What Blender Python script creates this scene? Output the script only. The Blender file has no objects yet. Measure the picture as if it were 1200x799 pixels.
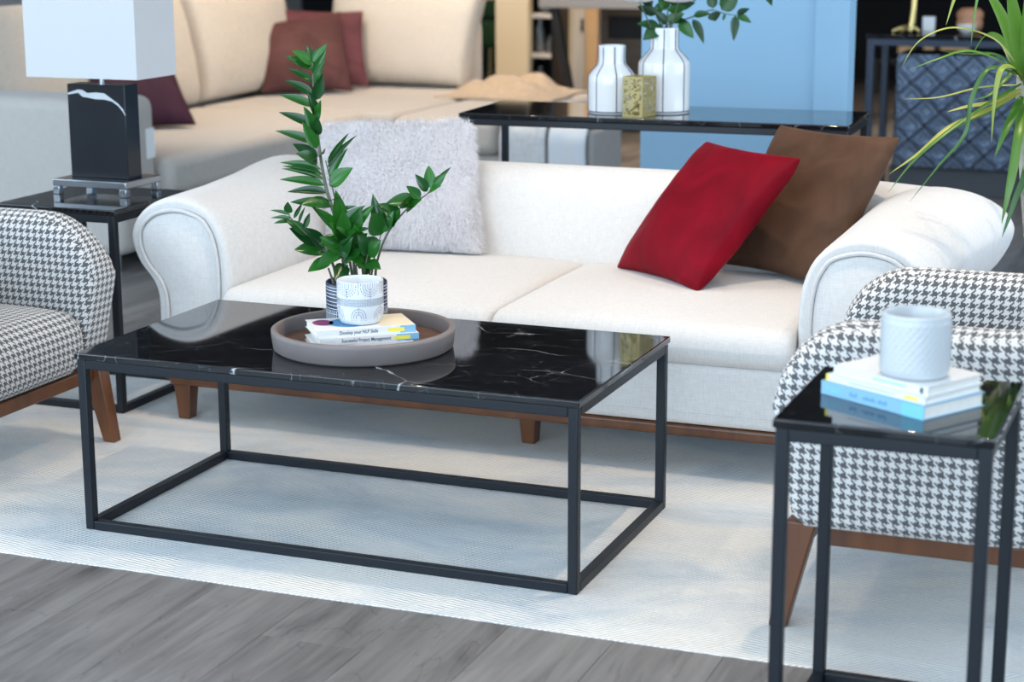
import bpy, bmesh, math, random
from mathutils import Vector, Matrix, noise
R = math.radians
PI = math.pi
random.seed(7)
scene = bpy.context.scene
COL = scene.collection

# ------------------------------------------------------------------ camera, world, light, exposure
cam_d = bpy.data.cameras.new('camera'); cam = bpy.data.objects.new('camera', cam_d); COL.objects.link(cam)
CR = Vector((0.93036545, 0.36662231, -0.00286564)); CU = Vector((-0.07934621, 0.20897284, 0.97469715)); CF = Vector((-0.35794456, 0.90659717, -0.2235112))
CP = Vector((2.43728, -3.48320, 1.40175))
m = Matrix((CR, CU, -CF)).transposed().to_4x4(); m.translation = CP
cam.matrix_world = m
cam_d.sensor_width = 36.0; cam_d.lens = 65.902; cam_d.clip_end = 100
cam_d.dof.use_dof = True; cam_d.dof.focus_distance = 4.45; cam_d.dof.aperture_fstop = 3.4
scene.camera = cam

world = bpy.data.worlds.new('world'); scene.world = world; world.use_nodes = True
world.node_tree.nodes['Background'].inputs[0].default_value = (0.55, 0.72, 1.0, 1)
world.node_tree.nodes['Background'].inputs[1].default_value = 0.25

def area_light(name, loc, target, sx, sy, energy, color):
    d = bpy.data.lights.new(name, 'AREA'); d.shape = 'RECTANGLE'; d.size = sx; d.size_y = sy; d.energy = energy; d.color = color
    o = bpy.data.objects.new(name, d); COL.objects.link(o); o.location = loc
    o.rotation_euler = (Vector(target) - Vector(loc)).to_track_quat('-Z', 'Y').to_euler()
    return o
# daylight through the shop front behind the camera, and through the glazed left side
area_light('shopfront_daylight', (0.3, -6.35, 1.75), (0.3, 1.0, 1.2), 9.0, 3.0, 760, (0.65, 0.83, 1.0))
area_light('side_window_daylight', (-5.4, -1.6, 1.9), (0.0, 0.2, 0.6), 5.0, 2.8, 330, (0.68, 0.84, 1.0))

area_light('right_window_daylight', (5.4, 2.6, 1.8), (0.0, 3.2, 0.8), 4.5, 2.6, 260, (0.68, 0.84, 1.0))
# cool overhead fill lights, added near the shop front to lift the shade
for px_ in (-0.9, 2.3): area_light('overhead_fill_light', (px_, -2.3, 3.28), (px_, -1.2, 0.0), 1.8, 0.9, 34, (0.78, 0.90, 1.0))

def spot_light(loc, target, energy, size=70, blend=0.6, color=(1.0, 0.77, 0.54), radius=0.035):
    d = bpy.data.lights.new('ceiling_spot_light', 'SPOT'); d.energy = energy; d.spot_size = R(size); d.spot_blend = blend
    d.color = color; d.shadow_soft_size = radius
    o = bpy.data.objects.new('ceiling_spot_light', d); COL.objects.link(o); o.location = loc
    o.rotation_euler = (Vector(target) - Vector(loc)).to_track_quat('-Z', 'Y').to_euler()
    return o
SPOTS = [((1.75, 0.60, 3.0), (1.5, 0.7, 0), 190, 85), ((0.00, 0.75, 3.0), (0.2, 0.8, 0), 78, 85),
         ((-0.9, 1.6, 3.0), (-0.4, 1.4, 0), 28, 70), ((2.3, 2.2, 3.0), (1.8, 1.4, 0.6), 70, 70),
         ((-2.0, 4.0, 3.0), (-2.1, 5.0, 0.4), 300, 95), ((-1.2, 5.4, 3.0), (-1.6, 5.8, 0.4), 230, 95),
         ((-1.2, 7.0, 3.0), (-1.4, 8.0, 0.3), 380, 100), ((0.9, 7.4, 3.0), (0.6, 8.4, 0), 340, 90), ((1.0, 4.6, 3.0), (1.0, 5.9, 0.5), 40, 60)]
for lo, ta, en, sz in SPOTS: spot_light(lo, ta, en, sz)

vs = scene.view_settings
vs.view_transform = 'Standard'; vs.look = 'None'; vs.exposure = -0.45; vs.gamma = 1.0; vs.use_curve_mapping = False

# ------------------------------------------------------------------ materials
def new_mat(name):
    m = bpy.data.materials.new(name); m.use_nodes = True
    nt = m.node_tree; b = nt.nodes['Principled BSDF']
    return m, nt, b
def N(nt, t, **kw):
    n = nt.nodes.new(t)
    for k, v in kw.items():
        if k.startswith('i_'):
            key = k[2:]
            n.inputs[int(key) if key.isdigit() else key.replace('_', ' ')].default_value = v
        else: setattr(n, k, v)
    return n
def L(nt, a, b): nt.links.new(a, b)
def c4(c): return (c[0], c[1], c[2], 1)
def simple(name, col, rough=0.5, metal=0.0, spec=0.5, sheen=0.0, sheen_tint=None, coat=0.0, noise_amt=0.0, noise_scale=30, bump=0.0, bump_scale=200, trans=0.0):
    m, nt, b = new_mat(name)
    b.inputs['Base Color'].default_value = c4(col); b.inputs['Roughness'].default_value = rough
    b.inputs['Metallic'].default_value = metal; b.inputs['Specular IOR Level'].default_value = spec
    b.inputs['Sheen Weight'].default_value = sheen; b.inputs['Sheen Roughness'].default_value = 0.4
    if sheen_tint: b.inputs['Sheen Tint'].default_value = c4(sheen_tint)
    b.inputs['Coat Weight'].default_value = coat; b.inputs['Coat Roughness'].default_value = 0.08
    b.inputs['Transmission Weight'].default_value = trans
    tc = N(nt, 'ShaderNodeTexCoord')
    if noise_amt:
        nz = N(nt, 'ShaderNodeTexNoise', i_Scale=noise_scale, i_Detail=4.0)
        L(nt, tc.outputs['Object'], nz.inputs['Vector'])
        mx = N(nt, 'ShaderNodeMix', data_type='RGBA')
        mx.inputs[6].default_value = c4([x * (1 - noise_amt) for x in col]); mx.inputs[7].default_value = c4([min(1, x * (1 + noise_amt)) for x in col])
        L(nt, nz.outputs['Fac'], mx.inputs[0]); L(nt, mx.outputs[2], b.inputs['Base Color'])
    if bump:
        nb = N(nt, 'ShaderNodeTexNoise', i_Scale=bump_scale, i_Detail=3.0)
        L(nt, tc.outputs['Object'], nb.inputs['Vector'])
        bp = N(nt, 'ShaderNodeBump', i_Strength=bump, i_Distance=0.002)
        L(nt, nb.outputs['Fac'], bp.inputs['Height']); L(nt, bp.outputs['Normal'], b.inputs['Normal'])
    return m
def math_node(nt, op, a, b=None, clamp=False):
    n = N(nt, 'ShaderNodeMath', operation=op, use_clamp=clamp)
    for i, v in enumerate((a, b)):
        if v is None: continue
        if isinstance(v, (int, float)): n.inputs[i].default_value = v
        else: L(nt, v, n.inputs[i])
    return n.outputs[0]
def ramp(nt, fac, stops, interp='LINEAR'):
    r = N(nt, 'ShaderNodeValToRGB'); cr = r.color_ramp; cr.interpolation = interp
    while len(cr.elements) > 1: cr.elements.remove(cr.elements[-1])
    cr.elements[0].position = stops[0][0]; cr.elements[0].color = c4(stops[0][1])
    for p, c in stops[1:]:
        e = cr.elements.new(p); e.color = c4(c)
    L(nt, fac, r.inputs[0]); return r.outputs[0]

def marble_mat():
    m, nt, b = new_mat('black_marble')
    tc = N(nt, 'ShaderNodeTexCoord'); geo = N(nt, 'ShaderNodeNewGeometry')
    nz = N(nt, 'ShaderNodeTexNoise', i_Scale=3.0, i_Detail=6.0); L(nt, geo.outputs['Position'], nz.inputs['Vector'])
    mixv = N(nt, 'ShaderNodeMix', data_type='VECTOR'); mixv.inputs[0].default_value = 0.16
    L(nt, geo.outputs['Position'], mixv.inputs[4]); L(nt, nz.outputs['Color'], mixv.inputs[5])
    tot = None
    for sc, th, st in ((2.6, 0.0045, 0.9), (6.0, 0.007, 0.5), (14.0, 0.012, 0.3)):
        mp = N(nt, 'ShaderNodeMapping'); mp.inputs['Rotation'].default_value = (0.2, 0.1, 0.6 * sc); mp.inputs['Scale'].default_value = (1, 2.2, 1)
        L(nt, mixv.outputs[1], mp.inputs['Vector'])
        v = N(nt, 'ShaderNodeTexVoronoi', feature='DISTANCE_TO_EDGE', i_Scale=sc); L(nt, mp.outputs[0], v.inputs['Vector'])
        line = math_node(nt, 'SUBTRACT', 1.0, math_node(nt, 'DIVIDE', v.outputs['Distance'], th * 1.6, True), True)
        n2 = N(nt, 'ShaderNodeTexNoise', i_Scale=sc * 2.2, i_Detail=2.0); L(nt, geo.outputs['Position'], n2.inputs['Vector'])
        msk = math_node(nt, 'MULTIPLY', math_node(nt, 'SUBTRACT', n2.outputs['Fac'], 0.46, True), 7.0, True)
        e = math_node(nt, 'MULTIPLY', math_node(nt, 'MULTIPLY', line, msk), st)
        tot = e if tot is None else math_node(nt, 'ADD', tot, e, True)
    col = ramp(nt, tot, [(0, (0.006, 0.0065, 0.008)), (0.35, (0.05, 0.055, 0.06)), (1, (0.62, 0.64, 0.66))])
    L(nt, col, b.inputs['Base Color'])
    b.inputs['Roughness'].default_value = 0.045; b.inputs['IOR'].default_value = 1.62
    return m

def houndstooth_mat():
    m, nt, b = new_mat('houndstooth_fabric')
    uv = N(nt, 'ShaderNodeUVMap'); sp = N(nt, 'ShaderNodeSeparateXYZ')
    L(nt, uv.outputs[0], sp.inputs[0])
    per = 0.0205
    ix = math_node(nt, 'FLOOR', math_node(nt, 'MULTIPLY', sp.outputs[0], 8 / per))
    iy = math_node(nt, 'FLOOR', math_node(nt, 'MULTIPLY', sp.outputs[1], 8 / per))
    wa = math_node(nt, 'LESS_THAN', math_node(nt, 'FLOORED_MODULO', ix, 8.0), 3.5)
    we = math_node(nt, 'LESS_THAN', math_node(nt, 'FLOORED_MODULO', iy, 8.0), 3.5)
    se = math_node(nt, 'LESS_THAN', math_node(nt, 'FLOORED_MODULO', math_node(nt, 'SUBTRACT', ix, iy), 4.0), 1.5)
    v = math_node(nt, 'ADD', we, math_node(nt, 'MULTIPLY', se, math_node(nt, 'SUBTRACT', wa, we)))
    col = ramp(nt, v, [(0, (0.68, 0.655, 0.63)), (1, (0.105, 0.105, 0.11))])
    L(nt, col, b.inputs['Base Color']); b.inputs['Roughness'].default_value = 0.85
    b.inputs['Specular IOR Level'].default_value = 0.2; b.inputs['Sheen Weight'].default_value = 0.15
    fu = math_node(nt, 'SINE', math_node(nt, 'MULTIPLY', sp.outputs[0], 8 / per * 2 * PI)); fv = math_node(nt, 'SINE', math_node(nt, 'MULTIPLY', sp.outputs[1], 8 / per * 2 * PI))
    bp = N(nt, 'ShaderNodeBump', i_Strength=0.25, i_Distance=0.0006); L(nt, math_node(nt, 'ADD', fu, fv), bp.inputs['Height']); L(nt, bp.outputs[0], b.inputs['Normal'])
    return m

def linen_mat(name, col, amt=0.06, scale=420, rough=0.9):
    m, nt, b = new_mat(name)
    tc = N(nt, 'ShaderNodeTexCoord')
    a = N(nt, 'ShaderNodeMapping'); a.inputs['Scale'].default_value = (scale, scale * 0.12, scale * 0.12); L(nt, tc.outputs['Object'], a.inputs[0])
    c = N(nt, 'ShaderNodeMapping'); c.inputs['Scale'].default_value = (scale * 0.12, scale * 0.5, scale); L(nt, tc.outputs['Object'], c.inputs[0])
    n1 = N(nt, 'ShaderNodeTexNoise', i_Scale=1.0, i_Detail=2.0); L(nt, a.outputs[0], n1.inputs['Vector'])
    n2 = N(nt, 'ShaderNodeTexNoise', i_Scale=1.0, i_Detail=2.0); L(nt, c.outputs[0], n2.inputs['Vector'])
    s = math_node(nt, 'MULTIPLY', math_node(nt, 'ADD', n1.outputs['Fac'], n2.outputs['Fac']), 0.5)
    col1 = ramp(nt, s, [(0.3, [x * (1 - amt * 2) for x in col]), (0.7, [min(1, x * (1 + amt)) for x in col])])
    L(nt, col1, b.inputs['Base Color'])
    bp = N(nt, 'ShaderNodeBump', i_Strength=0.25, i_Distance=0.001); L(nt, s, bp.inputs['Height']); L(nt, bp.outputs[0], b.inputs['Normal'])
    b.inputs['Roughness'].default_value = rough; b.inputs['Specular IOR Level'].default_value = 0.15; b.inputs['Sheen Weight'].default_value = 0.2
    return m

def velvet_mat(name, col, tint, rough=0.55, wr=0.5):
    m, nt, b = new_mat(name)
    tc = N(nt, 'ShaderNodeTexCoord')
    n1 = N(nt, 'ShaderNodeTexNoise', i_Scale=7.0, i_Detail=5.0, i_Distortion=0.8); L(nt, tc.outputs['Object'], n1.inputs['Vector'])
    n2 = N(nt, 'ShaderNodeTexNoise', i_Scale=350.0, i_Detail=2.0); L(nt, tc.outputs['Object'], n2.inputs['Vector'])
    c = ramp(nt, n1.outputs['Fac'], [(0.3, [x * 0.75 for x in col]), (0.7, [min(1, x * 1.3) for x in col])])
    L(nt, c, b.inputs['Base Color'])
    h = math_node(nt, 'ADD', math_node(nt, 'MULTIPLY', n1.outputs['Fac'], 1.0), math_node(nt, 'MULTIPLY', n2.outputs['Fac'], 0.06))
    bp = N(nt, 'ShaderNodeBump', i_Strength=wr, i_Distance=0.012); L(nt, h, bp.inputs['Height']); L(nt, bp.outputs[0], b.inputs['Normal'])
    b.inputs['Roughness'].default_value = rough; b.inputs['Specular IOR Level'].default_value = 0.08
    b.inputs['Sheen Weight'].default_value = 0.10; b.inputs['Sheen Roughness'].default_value = 0.3; b.inputs['Sheen Tint'].default_value = c4(tint)
    return m

def wood_mat(name, col, dark, rough=0.4, scale=(1, 1, 14), axis_scale=6.0, coat=0.2):
    m, nt, b = new_mat(name)
    tc = N(nt, 'ShaderNodeTexCoord'); mp = N(nt, 'ShaderNodeMapping'); mp.inputs['Scale'].default_value = scale
    L(nt, tc.outputs['Object'], mp.inputs[0])
    n = N(nt, 'ShaderNodeTexNoise', i_Scale=axis_scale, i_Detail=6.0, i_Distortion=0.6); L(nt, mp.outputs[0], n.inputs['Vector'])
    c = ramp(nt, n.outputs['Fac'], [(0.3, dark), (0.7, col)]); L(nt, c, b.inputs['Base Color'])
    b.inputs['Roughness'].default_value = rough; b.inputs['Coat Weight'].default_value = coat; b.inputs['Coat Roughness'].default_value = 0.2
    return m

def plank_mat():
    m, nt, b = new_mat('grey_oak_plank')
    tc = N(nt, 'ShaderNodeTexCoord'); oi = N(nt, 'ShaderNodeObjectInfo')
    ad = N(nt, 'ShaderNodeVectorMath', operation='ADD'); cmb = N(nt, 'ShaderNodeCombineXYZ')
    L(nt, math_node(nt, 'MULTIPLY', oi.outputs['Random'], 37.0), cmb.inputs[0]); L(nt, math_node(nt, 'MULTIPLY', oi.outputs['Random'], 91.0), cmb.inputs[1])
    L(nt, tc.outputs['Object'], ad.inputs[0]); L(nt, cmb.outputs[0], ad.inputs[1])
    mp = N(nt, 'ShaderNodeMapping'); mp.inputs['Scale'].default_value = (7.0, 1.1, 1.0); L(nt, ad.outputs[0], mp.inputs[0])
    n1 = N(nt, 'ShaderNodeTexNoise', i_Scale=1.3, i_Detail=7.0, i_Roughness=0.6, i_Distortion=1.2); L(nt, mp.outputs[0], n1.inputs['Vector'])
    mp2 = N(nt, 'ShaderNodeMapping'); mp2.inputs['Scale'].default_value = (70.0, 3.0, 1.0); L(nt, ad.outputs[0], mp2.inputs[0])
    n2 = N(nt, 'ShaderNodeTexNoise', i_Scale=1.0, i_Detail=4.0); L(nt, mp2.outputs[0], n2.inputs['Vector'])
    mp3 = N(nt, 'ShaderNodeMapping'); mp3.inputs['Scale'].default_value = (3.4, 0.75, 1.0); L(nt, ad.outputs[0], mp3.inputs[0])
    n3 = N(nt, 'ShaderNodeTexNoise', i_Scale=1.5, i_Detail=3.0, i_Distortion=2.2); L(nt, mp3.outputs[0], n3.inputs['Vector'])
    crack = math_node(nt, 'SUBTRACT', 1.0, math_node(nt, 'DIVIDE', math_node(nt, 'ABSOLUTE', math_node(nt, 'SUBTRACT', n3.outputs['Fac'], 0.56)), 0.012, True), True)
    v = math_node(nt, 'ADD', math_node(nt, 'MULTIPLY', n1.outputs['Fac'], 0.75), math_node(nt, 'MULTIPLY', n2.outputs['Fac'], 0.3))
    v = math_node(nt, 'ADD', v, math_node(nt, 'MULTIPLY', math_node(nt, 'SUBTRACT', oi.outputs['Random'], 0.5), 0.16))
    v = math_node(nt, 'SUBTRACT', v, math_node(nt, 'MULTIPLY', crack, 0.10))
    c = ramp(nt, v, [(0.28, (0.04, 0.038, 0.038)), (0.42, (0.125, 0.118, 0.116)), (0.56, (0.180, 0.171, 0.167)), (0.75, (0.245, 0.235, 0.226))])
    L(nt, c, b.inputs['Base Color']); b.inputs['Roughness'].default_value = 0.42; b.inputs['Specular IOR Level'].default_value = 0.35
    bp = N(nt, 'ShaderNodeBump', i_Strength=0.12, i_Distance=0.001); L(nt, v, bp.inputs['Height']); L(nt, bp.outputs[0], b.inputs['Normal'])
    return m

def rug_mat():
    m, nt, b = new_mat('ribbed_rug_pile')
    tc = N(nt, 'ShaderNodeTexCoord')
    def wave(rot, sc, dist):
        mp = N(nt, 'ShaderNodeMapping'); mp.inputs['Rotation'].default_value = (0, 0, rot); L(nt, tc.outputs['Object'], mp.inputs[0])
        w = N(nt, 'ShaderNodeTexWave', wave_type='BANDS', bands_direction='Y', i_Scale=sc, i_Distortion=dist, i_Detail=1.0)
        w.inputs['Detail Scale'].default_value = 0.6
        L(nt, mp.outputs[0], w.inputs['Vector']); return w.outputs['Fac']
    w1 = wave(0.15, 34, 1.2); w2 = wave(-0.75, 34, 1.2)
    nm = N(nt, 'ShaderNodeTexNoise', i_Scale=4.5, i_Detail=1.0, i_Distortion=1.5); L(nt, tc.outputs['Object'], nm.inputs['Vector'])
    msk = math_node(nt, 'MULTIPLY', math_node(nt, 'SUBTRACT', nm.outputs['Fac'], 0.47), 14.0, True)
    mixw = N(nt, 'ShaderNodeMix', data_type='FLOAT'); L(nt, msk, mixw.inputs[0]); L(nt, w1, mixw.inputs[2]); L(nt, w2, mixw.inputs[3])
    rib = mixw.outputs[0]
    mp = N(nt, 'ShaderNodeMapping'); mp.inputs['Scale'].default_value = (1.0, 1.8, 1.0); mp.inputs['Location'].default_value = (0.35, 0.1, 0); L(nt, tc.outputs['Object'], mp.inputs[0])
    n1 = N(nt, 'ShaderNodeTexNoise', i_Scale=1.5, i_Detail=5.0, i_Roughness=0.62, i_Distortion=0.7); L(nt, mp.outputs[0], n1.inputs['Vector'])
    n2 = N(nt, 'ShaderNodeTexNoise', i_Scale=90.0, i_Detail=2.0); L(nt, tc.outputs['Object'], n2.inputs['Vector'])
    base = ramp(nt, n1.outputs['Fac'], [(0.34, (0.47, 0.52, 0.56)), (0.46, (0.62, 0.635, 0.64)), (0.56, (0.74, 0.715, 0.675)), (0.75, (0.75, 0.70, 0.635))])
    sh = math_node(nt, 'ADD', math_node(nt, 'MULTIPLY', rib, 0.40), math_node(nt, 'MULTIPLY', n2.outputs['Fac'], 0.2))
    sh = math_node(nt, 'ADD', sh, 0.64)
    vm = N(nt, 'ShaderNodeVectorMath', operation='SCALE'); L(nt, base, vm.inputs[0]); L(nt, sh, vm.inputs['Scale'])
    L(nt, vm.outputs[0], b.inputs['Base Color'])
    h = math_node(nt, 'ADD', rib, math_node(nt, 'MULTIPLY', n2.outputs['Fac'], 0.5))
    bp = N(nt, 'ShaderNodeBump', i_Strength=0.8, i_Distance=0.003); L(nt, h, bp.inputs['Height']); L(nt, bp.outputs[0], b.inputs['Normal'])
    b.inputs['Roughness'].default_value = 0.9; b.inputs['Specular IOR Level'].default_value = 0.1; b.inputs['Sheen Weight'].default_value = 0.3
    return m

def leaf_mat(name, col, col2, rough=0.35):
    m, nt, b = new_mat(name)
    oi = N(nt, 'ShaderNodeObjectInfo')
    c = ramp(nt, oi.outputs['Random'], [(0, col), (1, col2)]); L(nt, c, b.inputs['Base Color'])
    b.inputs['Roughness'].default_value = rough; b.inputs['Specular IOR Level'].default_value = 0.45
    return m

M = dict(
    marble=marble_mat(), hound=houndstooth_mat(), rug=rug_mat(), plank=plank_mat(),
    frame=simple('black_powder_coated_steel', (0.008, 0.011, 0.016), 0.42, 0.0, 0.35),
    sofa=linen_mat('ivory_linen', (0.655, 0.635, 0.615)),
    piping=linen_mat('ivory_piping', (0.60, 0.585, 0.575)),
    walnut=wood_mat('walnut_wood', (0.15, 0.050, 0.014), (0.075, 0.023, 0.007), 0.38, (3, 3, 0.6), 7),
    red=velvet_mat('red_velvet', (0.165, 0.0015, 0.009), (1.0, 0.06, 0.10)),
    brown=velvet_mat('brown_velvet', (0.085, 0.045, 0.028), (0.8, 0.62, 0.5), wr=0.3),
    mauve=velvet_mat('mauve_velvet', (0.092, 0.040, 0.040), (0.9, 0.6, 0.6)),
    pink=velvet_mat('dusty_rose_velvet', (0.115, 0.042, 0.050), (0.9, 0.6, 0.6)),
    plum=velvet_mat('plum_velvet', (0.045, 0.018, 0.032), (0.7, 0.5, 0.6)),
    furbase=simple('fur_backing', (0.70, 0.68, 0.70), 0.9), fur=simple('pale_fur', (0.80, 0.78, 0.80), 0.8, sheen=0.3),
    trayside=simple('taupe_tray', (0.185, 0.158, 0.152), 0.55, noise_amt=0.16, noise_scale=9, bump=0.15, bump_scale=60),
    traybase=wood_mat('tray_wood', (0.17, 0.085, 0.05), (0.09, 0.05, 0.035), 0.35, (1, 8, 1), 6),
    white=simple('white_paper', (0.72, 0.72, 0.72), 0.55), pages=simple('book_pages', (0.80, 0.77, 0.71), 0.8, noise_amt=0.1, noise_scale=60),
    cover_blue=simple('light_blue_cover', (0.24, 0.46, 0.64), 0.35), cover_cyan=simple('cyan_print', (0.20, 0.55, 0.75), 0.4), ink=simple('dark_ink', (0.03, 0.035, 0.07), 0.6), grey_ink=simple('grey_ink', (0.35, 0.38, 0.42), 0.6),
    yellow=simple('yellow_print', (0.85, 0.72, 0.10), 0.5), cream=simple('cream_cover', (0.78, 0.68, 0.50), 0.5), purple=simple('purple_print', (0.26, 0.04, 0.14), 0.5), blue=simple('blue_print', (0.08, 0.25, 0.45), 0.5),
    ceramic=simple('white_ceramic', (0.74, 0.75, 0.76), 0.12, coat=0.3), pot_white=simple('matt_white_ceramic', (0.68, 0.70, 0.72), 0.35),
    pot_grey=simple('pale_grey_ceramic', (0.55, 0.575, 0.59), 0.3), pot_in=simple('unglazed_inside', (0.60, 0.61, 0.62), 0.6),
    navy=simple('navy_glaze', (0.012, 0.022, 0.055), 0.35), print_blue=simple('steel_blue_print', (0.10, 0.15, 0.24), 0.5), print_white=simple('white_print', (0.75, 0.8, 0.85), 0.5),
    soil=simple('potting_soil', (0.06, 0.042, 0.03), 0.95, noise_amt=0.6, noise_scale=60, bump=1.0, bump_scale=60),
    leaf=leaf_mat('zz_leaf', (0.006, 0.050, 0.010), (0.020, 0.135, 0.012), 0.28), stem=simple('plant_stem', (0.10, 0.10, 0.065), 0.5, noise_amt=0.3, noise_scale=50), stemgrey=simple('grey_green_stem', (0.11, 0.125, 0.085), 0.5, noise_amt=0.25, noise_scale=40),
    dleaf=leaf_mat('dracaena_leaf', (0.022, 0.095, 0.008), (0.085, 0.20, 0.016), 0.35), dleafy=leaf_mat('dracaena_yellowing_leaf', (0.22, 0.28, 0.04), (0.32, 0.33, 0.06), 0.4), trunk=simple('cane_trunk', (0.36, 0.33, 0.27), 0.8, noise_amt=0.35, noise_scale=25, bump=0.5, bump_scale=40),
    bleaf=leaf_mat('bouquet_leaf', (0.008, 0.04, 0.012), (0.03, 0.13, 0.02), 0.4), petal=simple('white_petal', (0.88, 0.86, 0.84), 0.6),
    shade=simple('white_lampshade', (0.54, 0.55, 0.56), 0.8), chrome=simple('polished_chrome', (0.42, 0.44, 0.47), 0.18, 1.0),
    lampmarble=simple('black_lamp_marble', (0.010, 0.012, 0.016), 0.22, spec=0.35, noise_amt=0.5, noise_scale=5), vein=simple('white_vein', (0.55, 0.58, 0.60), 0.15),
    sect=linen_mat('greige_upholstery', (0.46, 0.43, 0.395), 0.05, 200), sectc=linen_mat('cream_upholstery', (0.56, 0.51, 0.445), 0.05, 200), sectdark=linen_mat('dark_grey_upholstery', (0.33, 0.32, 0.31), 0.05, 200),  # sectdark is the ottoman's own dark grey fabric
    throw=linen_mat('grey_blue_knit', (0.50, 0.54, 0.57), 0.12, 120), throwc=linen_mat('beige_throw', (0.46, 0.36, 0.26), 0.1, 90),
    gold=simple('brass', (0.78, 0.62, 0.26), 0.28, 1.0), brass=simple('pale_brass', (0.46, 0.38, 0.17), 0.36, 0.7),
    bluewall=simple('pale_blue_paint', (0.275, 0.465, 0.63), 0.55), darkwall=simple('charcoal_paint', (0.008, 0.008, 0.009), 0.9), darkceil=simple('white_ceiling', (0.80, 0.80, 0.80), 0.9),
    floorbase=simple('floor_underlay', (0.10, 0.09, 0.085), 0.8), wallw=simple('grey_wall_paint', (0.62, 0.63, 0.64), 0.9),
    creamcol=simple('cream_paint', (0.62, 0.52, 0.36), 0.6), greenfab=velvet_mat('dark_green_velvet', (0.012, 0.035, 0.014), (0.4, 0.6, 0.4)),
    darkmetal=simple('black_metal', (0.01, 0.01, 0.011), 0.45), greytop=simple('grey_laminate', (0.24, 0.235, 0.23), 0.5), whitecab=simple('white_lacquer', (0.72, 0.69, 0.64), 0.4),
    browncab=wood_mat('brown_oak_veneer', (0.125, 0.085, 0.055), (0.085, 0.058, 0.04), 0.5, (1, 1, 6), 4), black=simple('matt_black', (0.004, 0.004, 0.005), 0.6),
    glass=simple('clear_glass', (0.75, 0.78, 0.8), 0.05, trans=0.85), emboss=simple('blue_grey_embossed_metal', (0.34, 0.41, 0.52), 0.27, 0.9), navymetal=simple('navy_steel', (0.02, 0.035, 0.065), 0.4),
    plinth=simple('charcoal_plinth', (0.05, 0.055, 0.065), 0.5), peach=simple('peach_ceramic', (0.45, 0.22, 0.12), 0.5), planter=simple('pale_planter', (0.55, 0.58, 0.60), 0.5), tag=simple('white_card', (0.85, 0.87, 0.88), 0.5),
    warmstrip=simple('tan_wood_and_warm_streak', (0.75, 0.52, 0.30), 0.5),  # tan wood, also the colour of the far warm light streaks
)

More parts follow.
